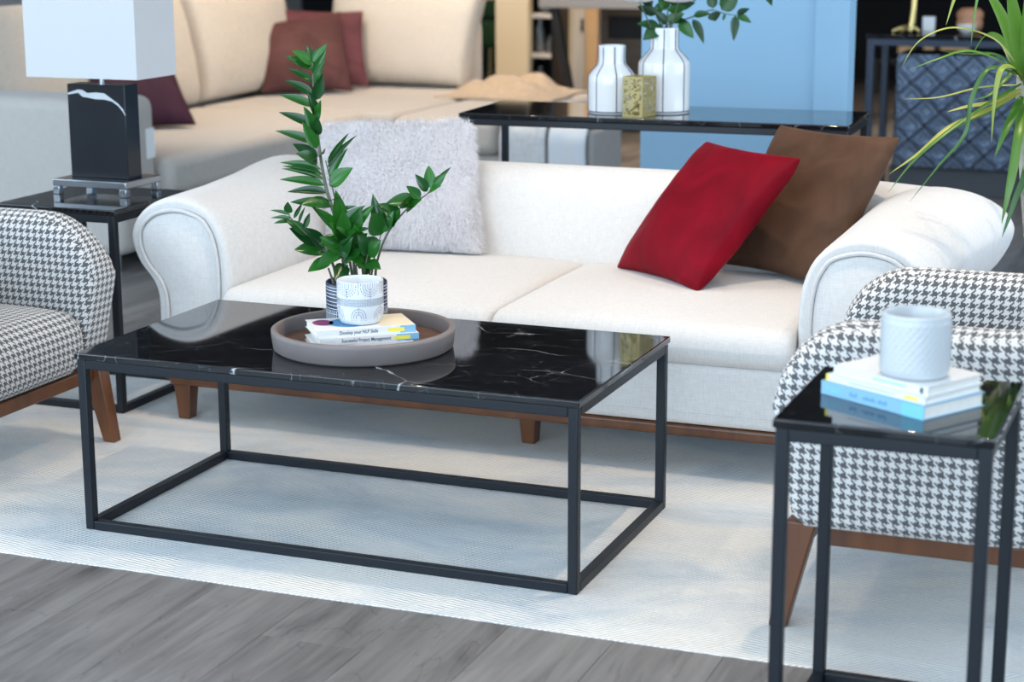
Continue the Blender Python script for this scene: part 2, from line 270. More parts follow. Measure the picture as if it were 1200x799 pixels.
# ------------------------------------------------------------------ mesh helpers
class MB:
    def __init__(s): s.v = []; s.f = []; s.uv = []; s.has_uv = False; s.mi = []; s.cur = 0
    def box(s, x0, y0, z0, x1, y1, z1):
        b = len(s.v)
        s.v += [(x0, y0, z0), (x1, y0, z0), (x1, y1, z0), (x0, y1, z0), (x0, y0, z1), (x1, y0, z1), (x1, y1, z1), (x0, y1, z1)]
        for q in ((3, 2, 1, 0), (4, 5, 6, 7), (0, 1, 5, 4), (1, 2, 6, 5), (2, 3, 7, 6), (3, 0, 4, 7)): s.face([b + i for i in q])
        return s
    def face(s, idx, uv=None):
        s.f.append(tuple(idx)); s.uv.append(uv); s.mi.append(s.cur)
        if uv: s.has_uv = True
    def hexa(s, bot, top):
        b = len(s.v); s.v += [tuple(p) for p in bot] + [tuple(p) for p in top]
        for q in ((3, 2, 1, 0), (4, 5, 6, 7), (0, 1, 5, 4), (1, 2, 6, 5), (2, 3, 7, 6), (3, 0, 4, 7)): s.face([b + i for i in q])
        return s
    def rings(s, rings, closed=True, cap0=True, cap1=True, us=None, vs_=None, loop=False):
        n = len(rings[0]); b = len(s.v)
        for r in rings: s.v += [tuple(p) for p in r]
        m = len(rings)
        for i in range(m if loop else m - 1):
            i2 = (i + 1) % m
            for j in range(n if closed else n - 1):
                j2 = (j + 1) % n
                uv = None
                if us is not None:
                    va = vs_[i]; vb = vs_[i2]; jb = j + 1
                    uv = [(us[i], va[j]), (us[i], va[jb]), (us[i2], vb[jb]), (us[i2], vb[j])]
                s.face([b + i * n + j, b + i * n + j2, b + i2 * n + j2, b + i2 * n + j], uv)
        if not loop:
            for k, on in ((0, cap0), (m - 1, cap1)):
                if on:
                    idx = [b + k * n + j for j in range(n)]
                    if k == 0: idx.reverse()
                    uv = [(s.v[q][1], s.v[q][2]) for q in idx] if us is not None else None
                    s.face(idx, uv)
        return s
    def tube(s, pts, rad, n=8, caps=True):
        pts = [Vector(p) for p in pts]; rads = rad if isinstance(rad, (list, tuple)) else [rad] * len(pts)
        rs = []; up = None
        for i, p in enumerate(pts):
            d = (pts[min(i + 1, len(pts) - 1)] - pts[max(i - 1, 0)]).normalized()
            if up is None:
                up = Vector((0, 0, 1)) if abs(d.z) < 0.9 else Vector((1, 0, 0))
            a = d.cross(up).normalized(); bb = a.cross(d).normalized(); up = bb
            rs.append([p + (a * math.cos(t) + bb * math.sin(t)) * rads[i] for t in [2 * PI * k / n for k in range(n)]])
        return s.rings(rs, cap0=caps, cap1=caps)
    def lathe(s, prof, n=48, cx=0, cy=0, cap0=True, cap1=True):
        return s.rings([[(cx + r * math.cos(2 * PI * k / n), cy + r * math.sin(2 * PI * k / n), z) for k in range(n)] for r, z in prof], cap0=cap0, cap1=cap1)
    def build(s, name, mat, parent=None, smooth=False, bevel=0.0, segs=2, loc=None, mats=None, solid=0.0, subsurf=0):
        me = bpy.data.meshes.new(name); me.from_pydata(s.v, [], s.f)
        if s.has_uv:
            ul = me.uv_layers.new(name='UVMap')
            for poly in me.polygons:
                uv = s.uv[poly.index]
                for k, li in enumerate(poly.loop_indices):
                    ul.data[li].uv = uv[k] if uv else (me.vertices[poly.vertices[k]].co.y, me.vertices[poly.vertices[k]].co.z)
        for mm in (mats or [mat]): me.materials.append(mm)
        if mats:
            for poly in me.polygons: poly.material_index = s.mi[poly.index]
        bm = bmesh.new(); bm.from_mesh(me); bmesh.ops.recalc_face_normals(bm, faces=bm.faces)
        for f_ in bm.faces: f_.smooth = bool(smooth)
        if bevel:
            es = [e for e in bm.edges if len(e.link_faces) == 2 and e.calc_face_angle(0) > R(25)]
            rb__ = bmesh.ops.bevel(bm, geom=es, offset=bevel, segments=segs, profile=0.5, affect='EDGES', clamp_overlap=True)
            for f_ in rb__['faces']: f_.smooth = True
        bm.to_mesh(me); bm.free()
        if smooth:
            try: me.set_sharp_from_angle(angle=R(60))
            except Exception: pass
        me.update()
        o = bpy.data.objects.new(name, me); COL.objects.link(o)
        if parent: o.parent = parent
        if loc: o.location = loc
        if solid:
            md = o.modifiers.new('thickness', 'SOLIDIFY'); md.thickness = solid
        if subsurf:
            md = o.modifiers.new('smooth', 'SUBSURF'); md.levels = subsurf; md.render_levels = subsurf
        return o
def box(x0, y0, z0, x1, y1, z1): return MB().box(x0, y0, z0, x1, y1, z1)
def tag(o, label, cat, group=None):
    o['label'] = label; o['category'] = cat
    if group: o['group'] = group
    return o
def thing(name, label, cat, loc=(0, 0, 0), rz=0.0, group=None):
    o = bpy.data.objects.new(name, None); o.empty_display_size = 0.1; COL.objects.link(o); o.location = loc; o.rotation_euler = (0, 0, rz)
    return tag(o, label, cat, group)
def struct(o): o['kind'] = 'structure'; return o
def copy_tree(o, parent=None):
    c = o.copy(); COL.objects.link(c); c.parent = parent
    for ch in list(o.children): copy_tree(ch, c)
    return c
def instance(name, me, parent, mw):
    o = bpy.data.objects.new(name, me); COL.objects.link(o)
    if parent: o.parent = parent
    o.matrix_local = mw
    return o
def lettering(name, text, size, mat, parent, mw, align='LEFT', bold=0.0, fit=None):
    cu = bpy.data.curves.new(name, 'FONT'); cu.body = text; cu.size = size; cu.align_x = align; cu.align_y = 'CENTER'; cu.offset = bold; cu.resolution_u = 3
    t = bpy.data.objects.new(name + '_source', cu); COL.objects.link(t)
    dg = bpy.context.evaluated_depsgraph_get(); me = bpy.data.meshes.new_from_object(t.evaluated_get(dg)); me.name = name
    bpy.data.objects.remove(t); bpy.data.curves.remove(cu)
    if fit:
        wd = max(v.co.x for v in me.vertices) - min(v.co.x for v in me.vertices)
        for v in me.vertices: v.co.x *= fit / wd
    me.materials.clear(); me.materials.append(mat)
    return instance(name, me, parent, mw)
def ncat(v, s=1.0): return noise.noise(Vector(v) * s)

# ------------------------------------------------------------------ the room
YF, YB, XL, XR, ZC = -6.6, 12.5, -6.0, 6.0, 3.4
floor = struct(box(XL, YF, -0.12, XR, YB, -0.012).build('floor', M['floorbase']))
PW, PL = 0.222, 1.75
pk = MB().box(-PW / 2 + 0.0003, -PL / 2 + 0.0003, -0.012, PW / 2 - 0.0003, PL / 2 - 0.0003, 0.0).build('floor_plank', M['plank'], floor, bevel=0.0008, segs=1)
first = True; k = 0
for i in range(32):
    x = -4.2 + (i + 0.5) * PW; off = (i * 0.61803 % 1.0) * PL
    for j in range(8):
        y = -3.2 + off + (j - 0.5) * PL
        if y < -2.6 or y > 9.8: continue
        o = pk if first else pk.copy()
        if not first: COL.objects.link(o); o.parent = floor
        first = False; o.location = (x, y, 0)
struct(box(XL, YF, ZC, XR, YB, ZC + 0.1).build('ceiling', M['darkceil']))
struct(box(XL, 8.3, 2.45, XR, YB, ZC).build('dark_reflection_block', M['darkwall']))  # unseen, added so the marble tops mirror dark instead of the white ceiling
struct(box(XL - 0.1, YB, -0.12, XR + 0.1, YB + 0.1, ZC + 0.1).build('wall_back', M['darkwall']))
wr_ = MB().box(XR, YF, -0.12, XR + 0.1, 0.2, ZC + 0.1).box(XR, 5.0, -0.12, XR + 0.1, YB, ZC + 0.1).box(XR, 0.2, 3.2, XR + 0.1, 5.0, ZC + 0.1).box(XR, 0.2, -0.12, XR + 0.1, 5.0, 0.3)
struct(wr_.build('wall_right', M['wallw']))
w3 = MB()
for y in (0.2, 2.57, 4.94): w3.box(XR + 0.02, y, 0.3, XR + 0.08, y + 0.06, 3.2)
struct(w3.build('window_3', M['darkmetal']))
wl = MB().box(XL - 0.1, 1.2, -0.12, XL, YB, ZC + 0.1).box(XL - 0.1, YF, -0.12, XL, -4.4, ZC + 0.1).box(XL - 0.1, -4.4, 3.2, XL, 1.2, ZC + 0.1).box(XL - 0.1, -4.4, -0.12, XL, 1.2, 0.3)
struct(wl.build('wall_left', M['wallw']))
wf = MB().box(XL, YF - 0.1, -0.12, XR, YF, 0.12).box(XL, YF - 0.1, 3.3, XR, YF, ZC + 0.1).box(XL, YF - 0.1, 0.12, -4.3, YF, 3.3).box(5.0, YF - 0.1, 0.12, XR, YF, 3.3)
struct(wf.build('wall_front', M['wallw']))
w1 = MB()
for x in (-4.3, -2.0, 0.35, 2.7, 4.94): w1.box(x, YF - 0.08, 0.12, x + 0.06, YF - 0.02, 3.3)
struct(w1.build('window_1', M['darkmetal']))
w2 = MB()
for y in (-4.4, -1.6, 1.14): w2.box(XL - 0.08, y, 0.3, XL - 0.02, y + 0.06, 3.2)
struct(w2.build('window_2', M['darkmetal']))
# ceiling spotlights in view of nothing but the light: small cans above each lamp
for i, (lo, ta, en, sz) in enumerate(SPOTS):
    d = (Vector(ta) - Vector(lo)).normalized()
    root = thing('ceiling_spotlight', 'small black ceiling spotlight ' + ('above the houndstooth armchair by the side table books', 'above the left half of the coffee table', 'above the table lamp', 'above the dracaena', 'above the near seat of the sectional', 'above the corner of the sectional', 'in front of the brown media cabinet', 'above the dark area behind the sideboard', 'between the blue partition and the sideboard')[i], 'spotlight', (lo[0], lo[1], ZC), group='ceiling spotlights')
    can = MB(); c0 = Vector((0, 0, lo[2] - ZC)) - d * 0.03
    can.rings([[c0 - d * t + (d.orthogonal().normalized() * math.cos(a) + d.cross(d.orthogonal()).normalized() * math.sin(a)) * r for a in [2 * PI * k / 20 for k in range(20)]] for t, r in ((0, 0.055), (0.12, 0.055), (0.16, 0.03))], cap0=False)
    can.build('can', M['darkmetal'], root, smooth=True)
    MB().tube([c0 - d * 0.15, (0, 0, 0)], 0.012, 8).build('stem', M['darkmetal'], root)
# blue partition
part = struct(box(0.30, 3.25, 0.0, 1.075, 3.37, 1.14).build('wall_partition', M['bluewall'], bevel=0.003))
struct(box(0.955, 3.238, 0.0, 1.078, 3.25, 1.14).build('trim_1', M['bluewall'], part, bevel=0.002))

# ------------------------------------------------------------------ rug
RX0, RX1, RY0, RY1 = -1.25, 3.2, -0.185, 1.62
rug = MB(); nx, ny = 60, 24
rb = []
def rug_ring(inset, z):
    pts = []
    for i in range(nx): t = i / nx; pts.append((RX0 + inset + (RX1 - RX0 - 2 * inset) * t, RY0 + inset + 0.0015 * math.sin(t * 40), z))
    for i in range(ny): t = i / ny; pts.append((RX1 - inset, RY0 + inset + (RY1 - RY0 - 2 * inset) * t, z))
    for i in range(nx): t = i / nx; pts.append((RX1 - inset - (RX1 - RX0 - 2 * inset) * t, RY1 - inset, z))
    for i in range(ny): t = i / ny; pts.append((RX0 + inset, RY1 - inset - (RY1 - RY0 - 2 * inset) * t, z))
    return pts
rug.rings([rug_ring(0, 0.0005), rug_ring(0.0015, 0.0025), rug_ring(0.09, 0.010)])
tag(rug.build('area_rug', M['rug'], smooth=False), 'pale cream and grey-blue ribbed rug on the wooden floor', 'rug')
RZ = 0.010

# ------------------------------------------------------------------ metal framed marble tables
def metal_table(name, label, cat, loc, L_, W_, H_, rz=0.0, tube=0.022, slab=0.016, over=0.004, group=None, bottom=True, mat_frame=None):
    t = thing(name, label, cat, loc, rz, group); mf = mat_frame or M['frame']; T = tube; zt = H_ - slab
    for (x, y) in ((0, 0), (L_ - T, 0), (L_ - T, W_ - T), (0, W_ - T)):
        box(x, y, 0, x + T, y + T, zt).build('leg', mf, t, bevel=0.0025)
    for nm, z in ((('bottom_rail', 0.0),) if bottom else ()) + (('top_rail', zt - T),):
        for y in (0, W_ - T): box(T, y, z, L_ - T, y + T, z + T).build(nm, mf, t, bevel=0.0025)
        for x in (0, L_ - T): box(x, T, z, x + T, W_ - T, z + T).build(nm, mf, t, bevel=0.0025)
    box(-over, -over, zt, L_ + over, W_ + over, H_).build('marble_top', M['marble'], t, bevel=0.003)['label'] = 'polished black marble with white veins'
    return t
metal_table('coffee_table', 'low rectangular coffee table, black marble top on thin black metal frame', 'coffee table', (0, 0, RZ), 1.206, 0.634, 0.420)
metal_table('side_table', 'small square black side table with books and a grey pot on it', 'side table', (1.757, -0.600, 0), 0.346, 0.378, 0.600)
metal_table('side_table', 'small square black side table under the table lamp beside the sofa', 'side table', (-0.872, 0.905, RZ), 0.388, 0.405, 0.585)
metal_table('console_table', 'long black marble console table behind the sofa holding white vases', 'console table', (0.065, 2.075, 0), 1.245, 0.42, 0.77, rz=R(2.5))

# ------------------------------------------------------------------ ivory sofa
SC = 0.648
sofa = thing('sofa', 'ivory linen sofa with rolled arms, dark wood rail and legs', 'sofa', (SC, 1.4, RZ))
def sx(x): return x - SC
def sy(y): return y - 1.4
# arm profile (left, world x, z), clockwise from inner bottom
def arm_profile(g=0.0, dz=0.0, fl=0.0):
    key = [(-0.150 + g, 0.135), (-0.150 + g, 0.30), (-0.147 + g, 0.42), (-0.156 + g, 0.50), (-0.184 + g * .7, 0.565 + g * .6 + dz), (-0.232, 0.605 + g + dz), (-0.297, 0.622 + g + dz), (-0.362, 0.612 + g + dz),
           (-0.419 - g * .7, 0.578 + g * .6 + dz), (-0.450 - g, 0.530 + dz), (-0.450 - g, 0.485 + dz), (-0.428 - g, 0.435 + dz * .5), (-0.390 - g, 0.39), (-0.373 - g, 0.34), (-0.373 - g, 0.24), (-0.373 - g, 0.135)]
    return [(x - fl * min(1.0, max(0.0, (-0.15 - x) / 0.30)), z) for x, z in key]
def catmull(pts, n, closed=False):
    out = []; P = [Vector(p) for p in pts]; m = len(P)
    for i in range(m if closed else m - 1):
        p0 = P[(i - 1) % m] if closed or i > 0 else P[0]; p1 = P[i]; p2 = P[(i + 1) % m]; p3 = P[(i + 2) % m] if closed or i + 2 < m else P[-1]
        for k in range(n):
            t = k / n; out.append(0.5 * ((2 * p1) + (-p0 + p2) * t + (2 * p0 - 5 * p1 + 4 * p2 - p3) * t * t + (-p0 + 3 * p1 - 3 * p2 + p3) * t ** 3))
    if not closed: out.append(P[-1])
    return out
for side in (1, -1):
    def X(x): return (sx(x)) if side == 1 else -(sx(x))
    rings = []
    for y, g, dz in ((0.945, -0.028, 0), (0.938, -0.012, 0), (0.942, -0.003, 0), (0.958, 0.003, 0), (1.0, 0.005, 0), (1.2, 0.006, 0.003), (1.45, 0.006, 0.012), (1.62, 0.006, 0.02), (1.72, 0.004, 0.022), (1.79, -0.004, 0.018), (1.84, -0.022, 0.005), (1.87, -0.05, -0.02), (1.88, -0.08, -0.04)):
        pr = catmull([(x, z, 0) for x, z in arm_profile(g, dz, 0.105 * max(0, (min(y, 1.75) - 0.98) / 0.77) ** 2)], 3)
        rings.append([(X(p.x), sy(y), p.y) for p in pr])
    arm = MB().rings(rings).build('arm', M['sofa'], sofa, smooth=True)
    # front panel, inset inside the piping
    pf = catmull([(x, z, 0) for x, z in arm_profile(-0.036, -0.004)], 3)
    MB().rings([[(X(p.x), sy(0.955), p.y) for p in pf], [(X(p.x), sy(0.940), p.y) for p in pf], [(X(-0.29 + (p.x + 0.29) * 0.93), sy(0.936), 0.38 + (p.y - 0.38) * 0.96) for p in pf]]).build('front_panel', M['sofa'], arm, smooth=True)
    pp = catmull([(x, z, 0) for x, z in arm_profile(-0.030, -0.002)], 4)
    MB().tube([(X(p.x), sy(0.937), p.y) for p in pp], 0.006, 8).build('piping', M['piping'], arm, smooth=True)
# base
def rounded_slab(x0, y0, z0, x1, y1, z1, r, crown=0.0, n=5, nu=10):
    """cushion-like slab: rings along x of a rounded-rect profile in y-z"""
    prof = []
    for (cy, cz, a0) in ((y1 - r, z1 - r, 0), (y0 + r, z1 - r, 90), (y0 + r, z0 + r, 180), (y1 - r, z0 + r, 270)):
        for k in range(n + 1):
            a = R(a0 + 90 * k / n); prof.append((cy + r * math.cos(a), cz + r * math.sin(a)))
        if a0 == 0:
            for k in range(1, 6): t = k / 6; prof.append((y1 - r + (y0 - y1 + 2 * r) * t, z1))
        if a0 == 180:
            for k in range(1, 6): t = k / 6; prof.append((y0 + r + (y1 - y0 - 2 * r) * t, z0))
    cy, cz = (y0 + y1) / 2, (z0 + z1) / 2
    return prof, cy, cz
def cushion(x0, y0, z0, x1, y1, z1, r=0.05, crown=0.02, rs=None):
    rs = rs or r * 0.9
    prof, cy, cz = rounded_slab(x0, y0, z0, x1, y1, z1, r)
    mb = MB(); rings = []; us = []; vv = []
    xs = [0, 0.004, 0.015, 0.035, 0.06, 0.12, 0.25, 0.4, 0.5, 0.6, 0.75, 0.88, 0.94, 0.965, 0.985, 0.996, 1.0]
    W = x1 - x0
    for t in xs:
        e = min(t, 1 - t) * W; q = max(0.0, 1 - e / rs); ins = (1 - math.sqrt(max(0, 1 - q * q))) * rs
        ring = []; acc = [0.0]
        for (y, z) in prof:
            dy = y - cy; dz = z - cz
            sxx = 1 - ins / max(0.02, (y1 - y0) / 2); szz = 1 - ins / max(0.02, (z1 - z0) / 2)
            cr = crown * (1 - (2 * t - 1) ** 4) * (1 - (dy / ((y1 - y0) / 2)) ** 4) if dz > 0 else 0
            ring.append((x0 + W * t, cy + dy * sxx, cz + dz * szz + cr))
        for k in range(len(ring)):
            a = ring[k]; b = ring[(k + 1) % len(ring)]; acc.append(acc[-1] + math.hypot(a[1] - b[1], a[2] - b[2]))
        half = acc[len(ring) // 2]
        vv.append([a - half for a in acc]); us.append(x0 + W * t); rings.append(ring)
    mb.rings(rings, us=us, vs_=vv)
    return mb
for (x0, x1) in ((-0.143, 0.646), (0.650, 1.438)):
    cushion(sx(x0), sy(0.875), 0.285, sx(x1), sy(1.66), 0.388, 0.05, 0.018, 0.022).build('seat_cushion', M['sofa'], sofa, smooth=True)
box(sx(-0.16), sy(0.893), 0.135, sx(1.455), sy(1.86), 0.292).build('seat_base', M['sofa'], sofa, bevel=0.018, segs=4)
box(sx(-0.152), sy(0.8905), 0.168, sx(1.447), sy(0.896), 0.1705).build('hem_seam', M['piping'], sofa)
# back: y-z profile swept along x, bowed round at both ends
bp_ = catmull([(1.62, 0.30, 0), (1.635, 0.40, 0), (1.665, 0.52, 0), (1.70, 0.60, 0), (1.745, 0.640, 0), (1.80, 0.648, 0), (1.86, 0.625, 0), (1.90, 0.57, 0), (1.91, 0.45, 0), (1.90, 0.30, 0), (1.885, 0.135, 0), (1.66, 0.135, 0)], 3)
rings = []
for x in (-0.44, -0.42, -0.36, -0.25, -0.15, 0.0, 0.3, 0.65, 1.0, 1.3, 1.45, 1.55, 1.66, 1.72, 1.74):
    e = min(x + 0.44, 1.74 - x); s_ = -0.10 * max(0, 1 - e / 0.42) ** 2
    dz = -0.02 * max(0, 1 - e / 0.30); k_ = 0.9 if e < 0.005 else (0.97 if e < 0.03 else 1.0)
    rings.append([(sx(x), sy(1.78 + (p.x - 1.78) * k_ + (s_ if p.x < 1.8 else 0)), 0.135 + (p.y - 0.135) * k_ + dz * (p.y > 0.3)) for p in bp_])
MB().rings(rings).build('backrest', M['sofa'], sofa, smooth=True)
# wooden rail and legs
MB().box(sx(-0.33), sy(0.905), 0.100, sx(1.63), sy(0.945), 0.134).box(sx(-0.33), sy(1.83), 0.100, sx(1.63), sy(1.865), 0.134).box(sx(-0.37), sy(0.945), 0.100, sx(-0.335), sy(1.83), 0.134).box(sx(1.631), sy(0.945), 0.100, sx(1.666), sy(1.83), 0.134).build('wooden_rail', M['walnut'], sofa, bevel=0.010, segs=3)
def taper_leg(cx, cy, zt, w0, w1, dx=0, dy=0, d0=None, d1=None):
    d0 = d0 or w0; d1 = d1 or w1
    return MB().hexa([(cx + dx + a * w1 / 2, cy + dy + b * d1 / 2, 0) for a, b in ((-1, -1), (1, -1), (1, 1), (-1, 1))], [(cx + a * w0 / 2, cy + b * d0 / 2, zt) for a, b in ((-1, -1), (1, -1), (1, 1), (-1, 1))])
for (x, y) in ((-0.295, 0.940), (0.70, 1.05), (1.59, 0.940), (-0.295, 1.80), (0.70, 1.80), (1.59, 1.80)):
    taper_leg(sx(x), sy(y), 0.102, 0.052, 0.038).build('leg', M['walnut'], sofa, bevel=0.004)

# ------------------------------------------------------------------ houndstooth armchairs (local: front = +x)
def make_armchair(label, loc, rz):
    t = thing('armchair', label, 'armchair', loc, rz, None)
    HW, T = 0.372, 0.118
    path = []          # centre line of the arm/back shell in plan, from the +y... front to the other front
    hw = HW - T / 2; rc = 0.26; xb = -0.36 + T / 2; xf = 0.352
    n1 = 14
    pts = []
    for q in [0, 0.004, 0.012, 0.025, 0.045, 0.07, 0.10, 0.135, 0.175, 0.23, 0.30, 0.38]: pts.append((xf - q, -hw))
    for k in range(0, 11): a = R(270 - 9 * k); pts.append((xb + rc + rc * math.cos(a), -hw + rc + rc * math.sin(a)))
    for k in range(1, 6): pts.append((xb, -hw + rc + (2 * hw - 2 * rc) * k / 6))
    for k in range(0, 11): a = R(180 - 9 * k); pts.append((xb + rc + rc * math.cos(a), hw - rc + rc * math.sin(a)))
    for q in reversed([0, 0.004, 0.012, 0.025, 0.045, 0.07, 0.10, 0.135, 0.175, 0.23, 0.30, 0.38]): pts.append((xf - q, hw))
    s = [0.0]
    for a, b in zip(pts, pts[1:]): s.append(s[-1] + math.hypot(a[0] - b[0], a[1] - b[1]))
    tot = s[-1]; rings = []; us = []; vv = []; NR = 32
    for i, (x, y) in enumerate(pts):
        e = min(s[i], tot - s[i])
        q = max(0.0, 1 - e / 0.165); zt = 0.460 + 0.166 * math.sqrt(max(0.0, 1 - q * q)) + 0.035 * min(1, max(0, (e - 0.5) / 0.25))
        zb = 0.457 - (0.457 - 0.215) * min(1.0, e / 0.050) ** 0.9
        qt = max(0.0, 1 - e / 0.030); th = T * (0.72 + 0.28 * math.sqrt(max(0, 1 - qt * qt)))
        a = pts[max(0, i - 1)]; b = pts[min(len(pts) - 1, i + 1)]; dx, dy = b[0] - a[0], b[1] - a[1]; l = math.hypot(dx, dy); nx_, ny_ = -dy / l, dx / l
        ring = []; acc = []
        cz = (zt + zb) / 2; hz = (zt - zb) / 2
        for k in range(NR):
            ang = 2 * PI * k / NR - PI / 2
            # superellipse: flat sides, round top
            ca, sa = math.cos(ang), math.sin(ang); pw = 2.0 / (3.2 if hz < 0.14 else 5.0)
            u = math.copysign(abs(ca) ** pw, ca) * th / 2; w = math.copysign(abs(sa) ** pw, sa) * hz
            if sa > 0.0: 
                w2 = cz + w; rr = th * 0.5
                if w2 > zt - rr:
                    lim = math.sqrt(max(0, 1 - ((w2 - (zt - rr)) / rr) ** 2)) * th / 2; u = max(-lim, min(lim, u))
            lean = 0.02 * (w + hz) / 0.4
            ring.append((x + nx_ * (u - lean), y + ny_ * (u - lean), cz + w))
        acc = [0.0]
        for k in range(NR): acc.append(acc[-1] + (Vector(ring[k]) - Vector(ring[(k + 1) % NR])).length)
        off = zb - 0.215
        us.append(s[i]); vv.append([v + off for v in acc]); rings.append(ring)
    shell = MB().rings(rings, us=us, vs_=vv)
    for fi, f in enumerate(shell.f):
        P = [Vector(shell.v[q]) for q in f]; ri = min(f) // NR; a = pts[max(0, ri - 1)]; b = pts[min(len(pts) - 1, ri + 2)]
        tg = Vector((b[0] - a[0], b[1] - a[1], 0)).normalized(); nm = Vector((-tg.y, tg.x, 0)); fn = (P[2] - P[0]).cross(P[-1] - P[1])
        if fn.length < 1e-12: continue
        fn.normalize(); ct, cn, czz = abs(fn.dot(tg)), abs(fn.dot(nm)), abs(fn.z)
        e_ = [min(s[q // NR], tot - s[q // NR]) for q in f]; base = Vector((pts[ri][0], pts[ri][1], 0))
        if cn >= 0.6: shell.uv[fi] = [(s[q // NR], p.z) for q, p in zip(f, P)]
        elif min(e_) < 0.17: shell.uv[fi] = [((p - base).dot(nm), 0.45 + (p.z - 0.45) * (1.0 if p.z < 0.45 else 1.25) - e_[k] * (1.0 if p.z > 0.45 else 0.0) * -0.6) for k, p in enumerate(P)]
        else: shell.uv[fi] = [((p - base).dot(nm), s[q // NR]) for q, p in zip(f, P)]
    shell.has_uv = True
    shell.build('arm_and_back_shell', M['hound'], t, smooth=True)
    # seat: profile in x-z swept along y  -> reuse cushion with axes swapped
    cm = cushion(-(HW - T) - 0.002, -0.335, 0.205, (HW - T) + 0.002, 0.26, 0.375, 0.065, 0.02)
    cm.v = [(-y_, x_, z_) for (x_, y_, z_) in cm.v]
    cm.build('seat_cushion', M['hound'], t, smooth=True)
    # rail
    rl = MB()
    rl.box(0.275, -HW + 0.075, 0.172, 0.305, HW - 0.075, 0.208).box(-0.29, -HW + 0.075, 0.172, -0.26, HW - 0.075, 0.208)
    for sgn in (-1, 1):
        y0, y1 = sorted((sgn * (HW - 0.045), sgn * (HW - 0.075))); rl.box(-0.30, y0, 0.175, 0.262, y1, 0.216)
    rl.build('wooden_rail', M['walnut'], t, bevel=0.004)
    for sgn in (-1, 1):
        taper_leg(0.292, sgn * (HW - 0.053), 0.222, 0.060, 0.036, 0.040, sgn * 0.012, 0.046, 0.034).build('leg', M['walnut'], t, bevel=0.004)
        taper_leg(-0.285, sgn * (HW - 0.053), 0.222, 0.060, 0.036, -0.045, sgn * 0.012, 0.046, 0.034).build('leg', M['walnut'], t, bevel=0.004)
    return t
make_armchair('black and white houndstooth armchair near the table lamp', (-0.690, 0.325, RZ), 0.0)
make_armchair('black and white houndstooth armchair behind the side table with the books', (1.968, 0.325, RZ), PI)

# ------------------------------------------------------------------ pillows
def pillow_mesh(c, thick, n=22, ear=0.06, wr=0.006, seed=0, puff=0.42):
    BL, BR, TR, TL = [Vector(p) for p in c]
    ctr = (BL + BR + TR + TL) / 4
    nrm = (BR - BL).cross(TL - BL).normalized()
    mb = MB(); idx = {}
    def P(s, t):
        u, v = (s + 1) / 2, (t + 1) / 2
        p = (BL * (1 - u) + BR * u) * (1 - v) + (TL * (1 - u) + TR * u) * v
        # edges bow inwards between the corners
        p = p + (ctr - p) * (ear * ((s * s) * (1 - t * t) + (t * t) * (1 - s * s)))
        return p
    for sd in (1, -1):
        for i in range(n + 1):
            for j in range(n + 1):
                s = math.sin((i / n - 0.5) * PI); t = math.sin((j / n - 0.5) * PI)
                edge = i in (0, n) or j in (0, n)
                if edge and sd == -1: idx[(sd, i, j)] = idx[(1, i, j)]; continue
                h = ((1 - s * s) * (1 - t * t)) ** puff * thick / 2
                p = P(s, t); wn = (ncat(p * 9 + Vector((seed, sd * 3, 0))) + 0.5 * ncat(p * 22 + Vector((0, seed, 0)))) * wr * min(1, 6 * h / thick)
                idx[(sd, i, j)] = len(mb.v); mb.v.append(tuple(p + nrm * sd * (h + wn)))
        for i in range(n):
            for j in range(n):
                q = [idx[(sd, i, j)], idx[(sd, i + 1, j)], idx[(sd, i + 1, j + 1)], idx[(sd, i, j + 1)]]
                mb.face(q if sd == 1 else q[::-1])
    return mb, nrm
def pillow(name, label, mat, c, thick, group=None, **kw):
    mb, nrm = pillow_mesh(c, thick, **kw)
    z0 = min(v[2] for v in mb.v); b = Vector(c[0]) * 0.5 + Vector(c[1]) * 0.5
    mb.v = [(v[0] - b.x, v[1] - b.y, v[2] - z0) for v in mb.v]
    o = mb.build(name, mat, smooth=True, loc=(b.x, b.y, z0))
    return tag(o, label, 'pillow', group), mb
pillow('red_cushion', 'crimson red velvet cushion leaning on the brown one on the sofa', M['red'], [(0.79, 1.505, 0.412), (1.10, 1.245, 0.412), (1.335, 1.39, 0.762), (1.010, 1.64, 0.765)], 0.15, seed=1, puff=0.36)
pillow('brown_cushion', 'brown velvet cushion leaning in the corner of the sofa', M['brown'], [(1.03, 1.66, 0.414), (1.405, 1.42, 0.414), (1.560, 1.585, 0.805), (1.185, 1.79, 0.803)], 0.13, seed=4, puff=0.36)
fc = [(-0.115, 1.50, 0.420), (0.345, 1.565, 0.415), (0.262, 1.70, 0.783), (-0.230, 1.68, 0.755)]
fur, fmb = pillow('fur_cushion', 'fluffy pale lilac-white fur cushion standing on the sofa', M['furbase'], fc, 0.16, seed=9)
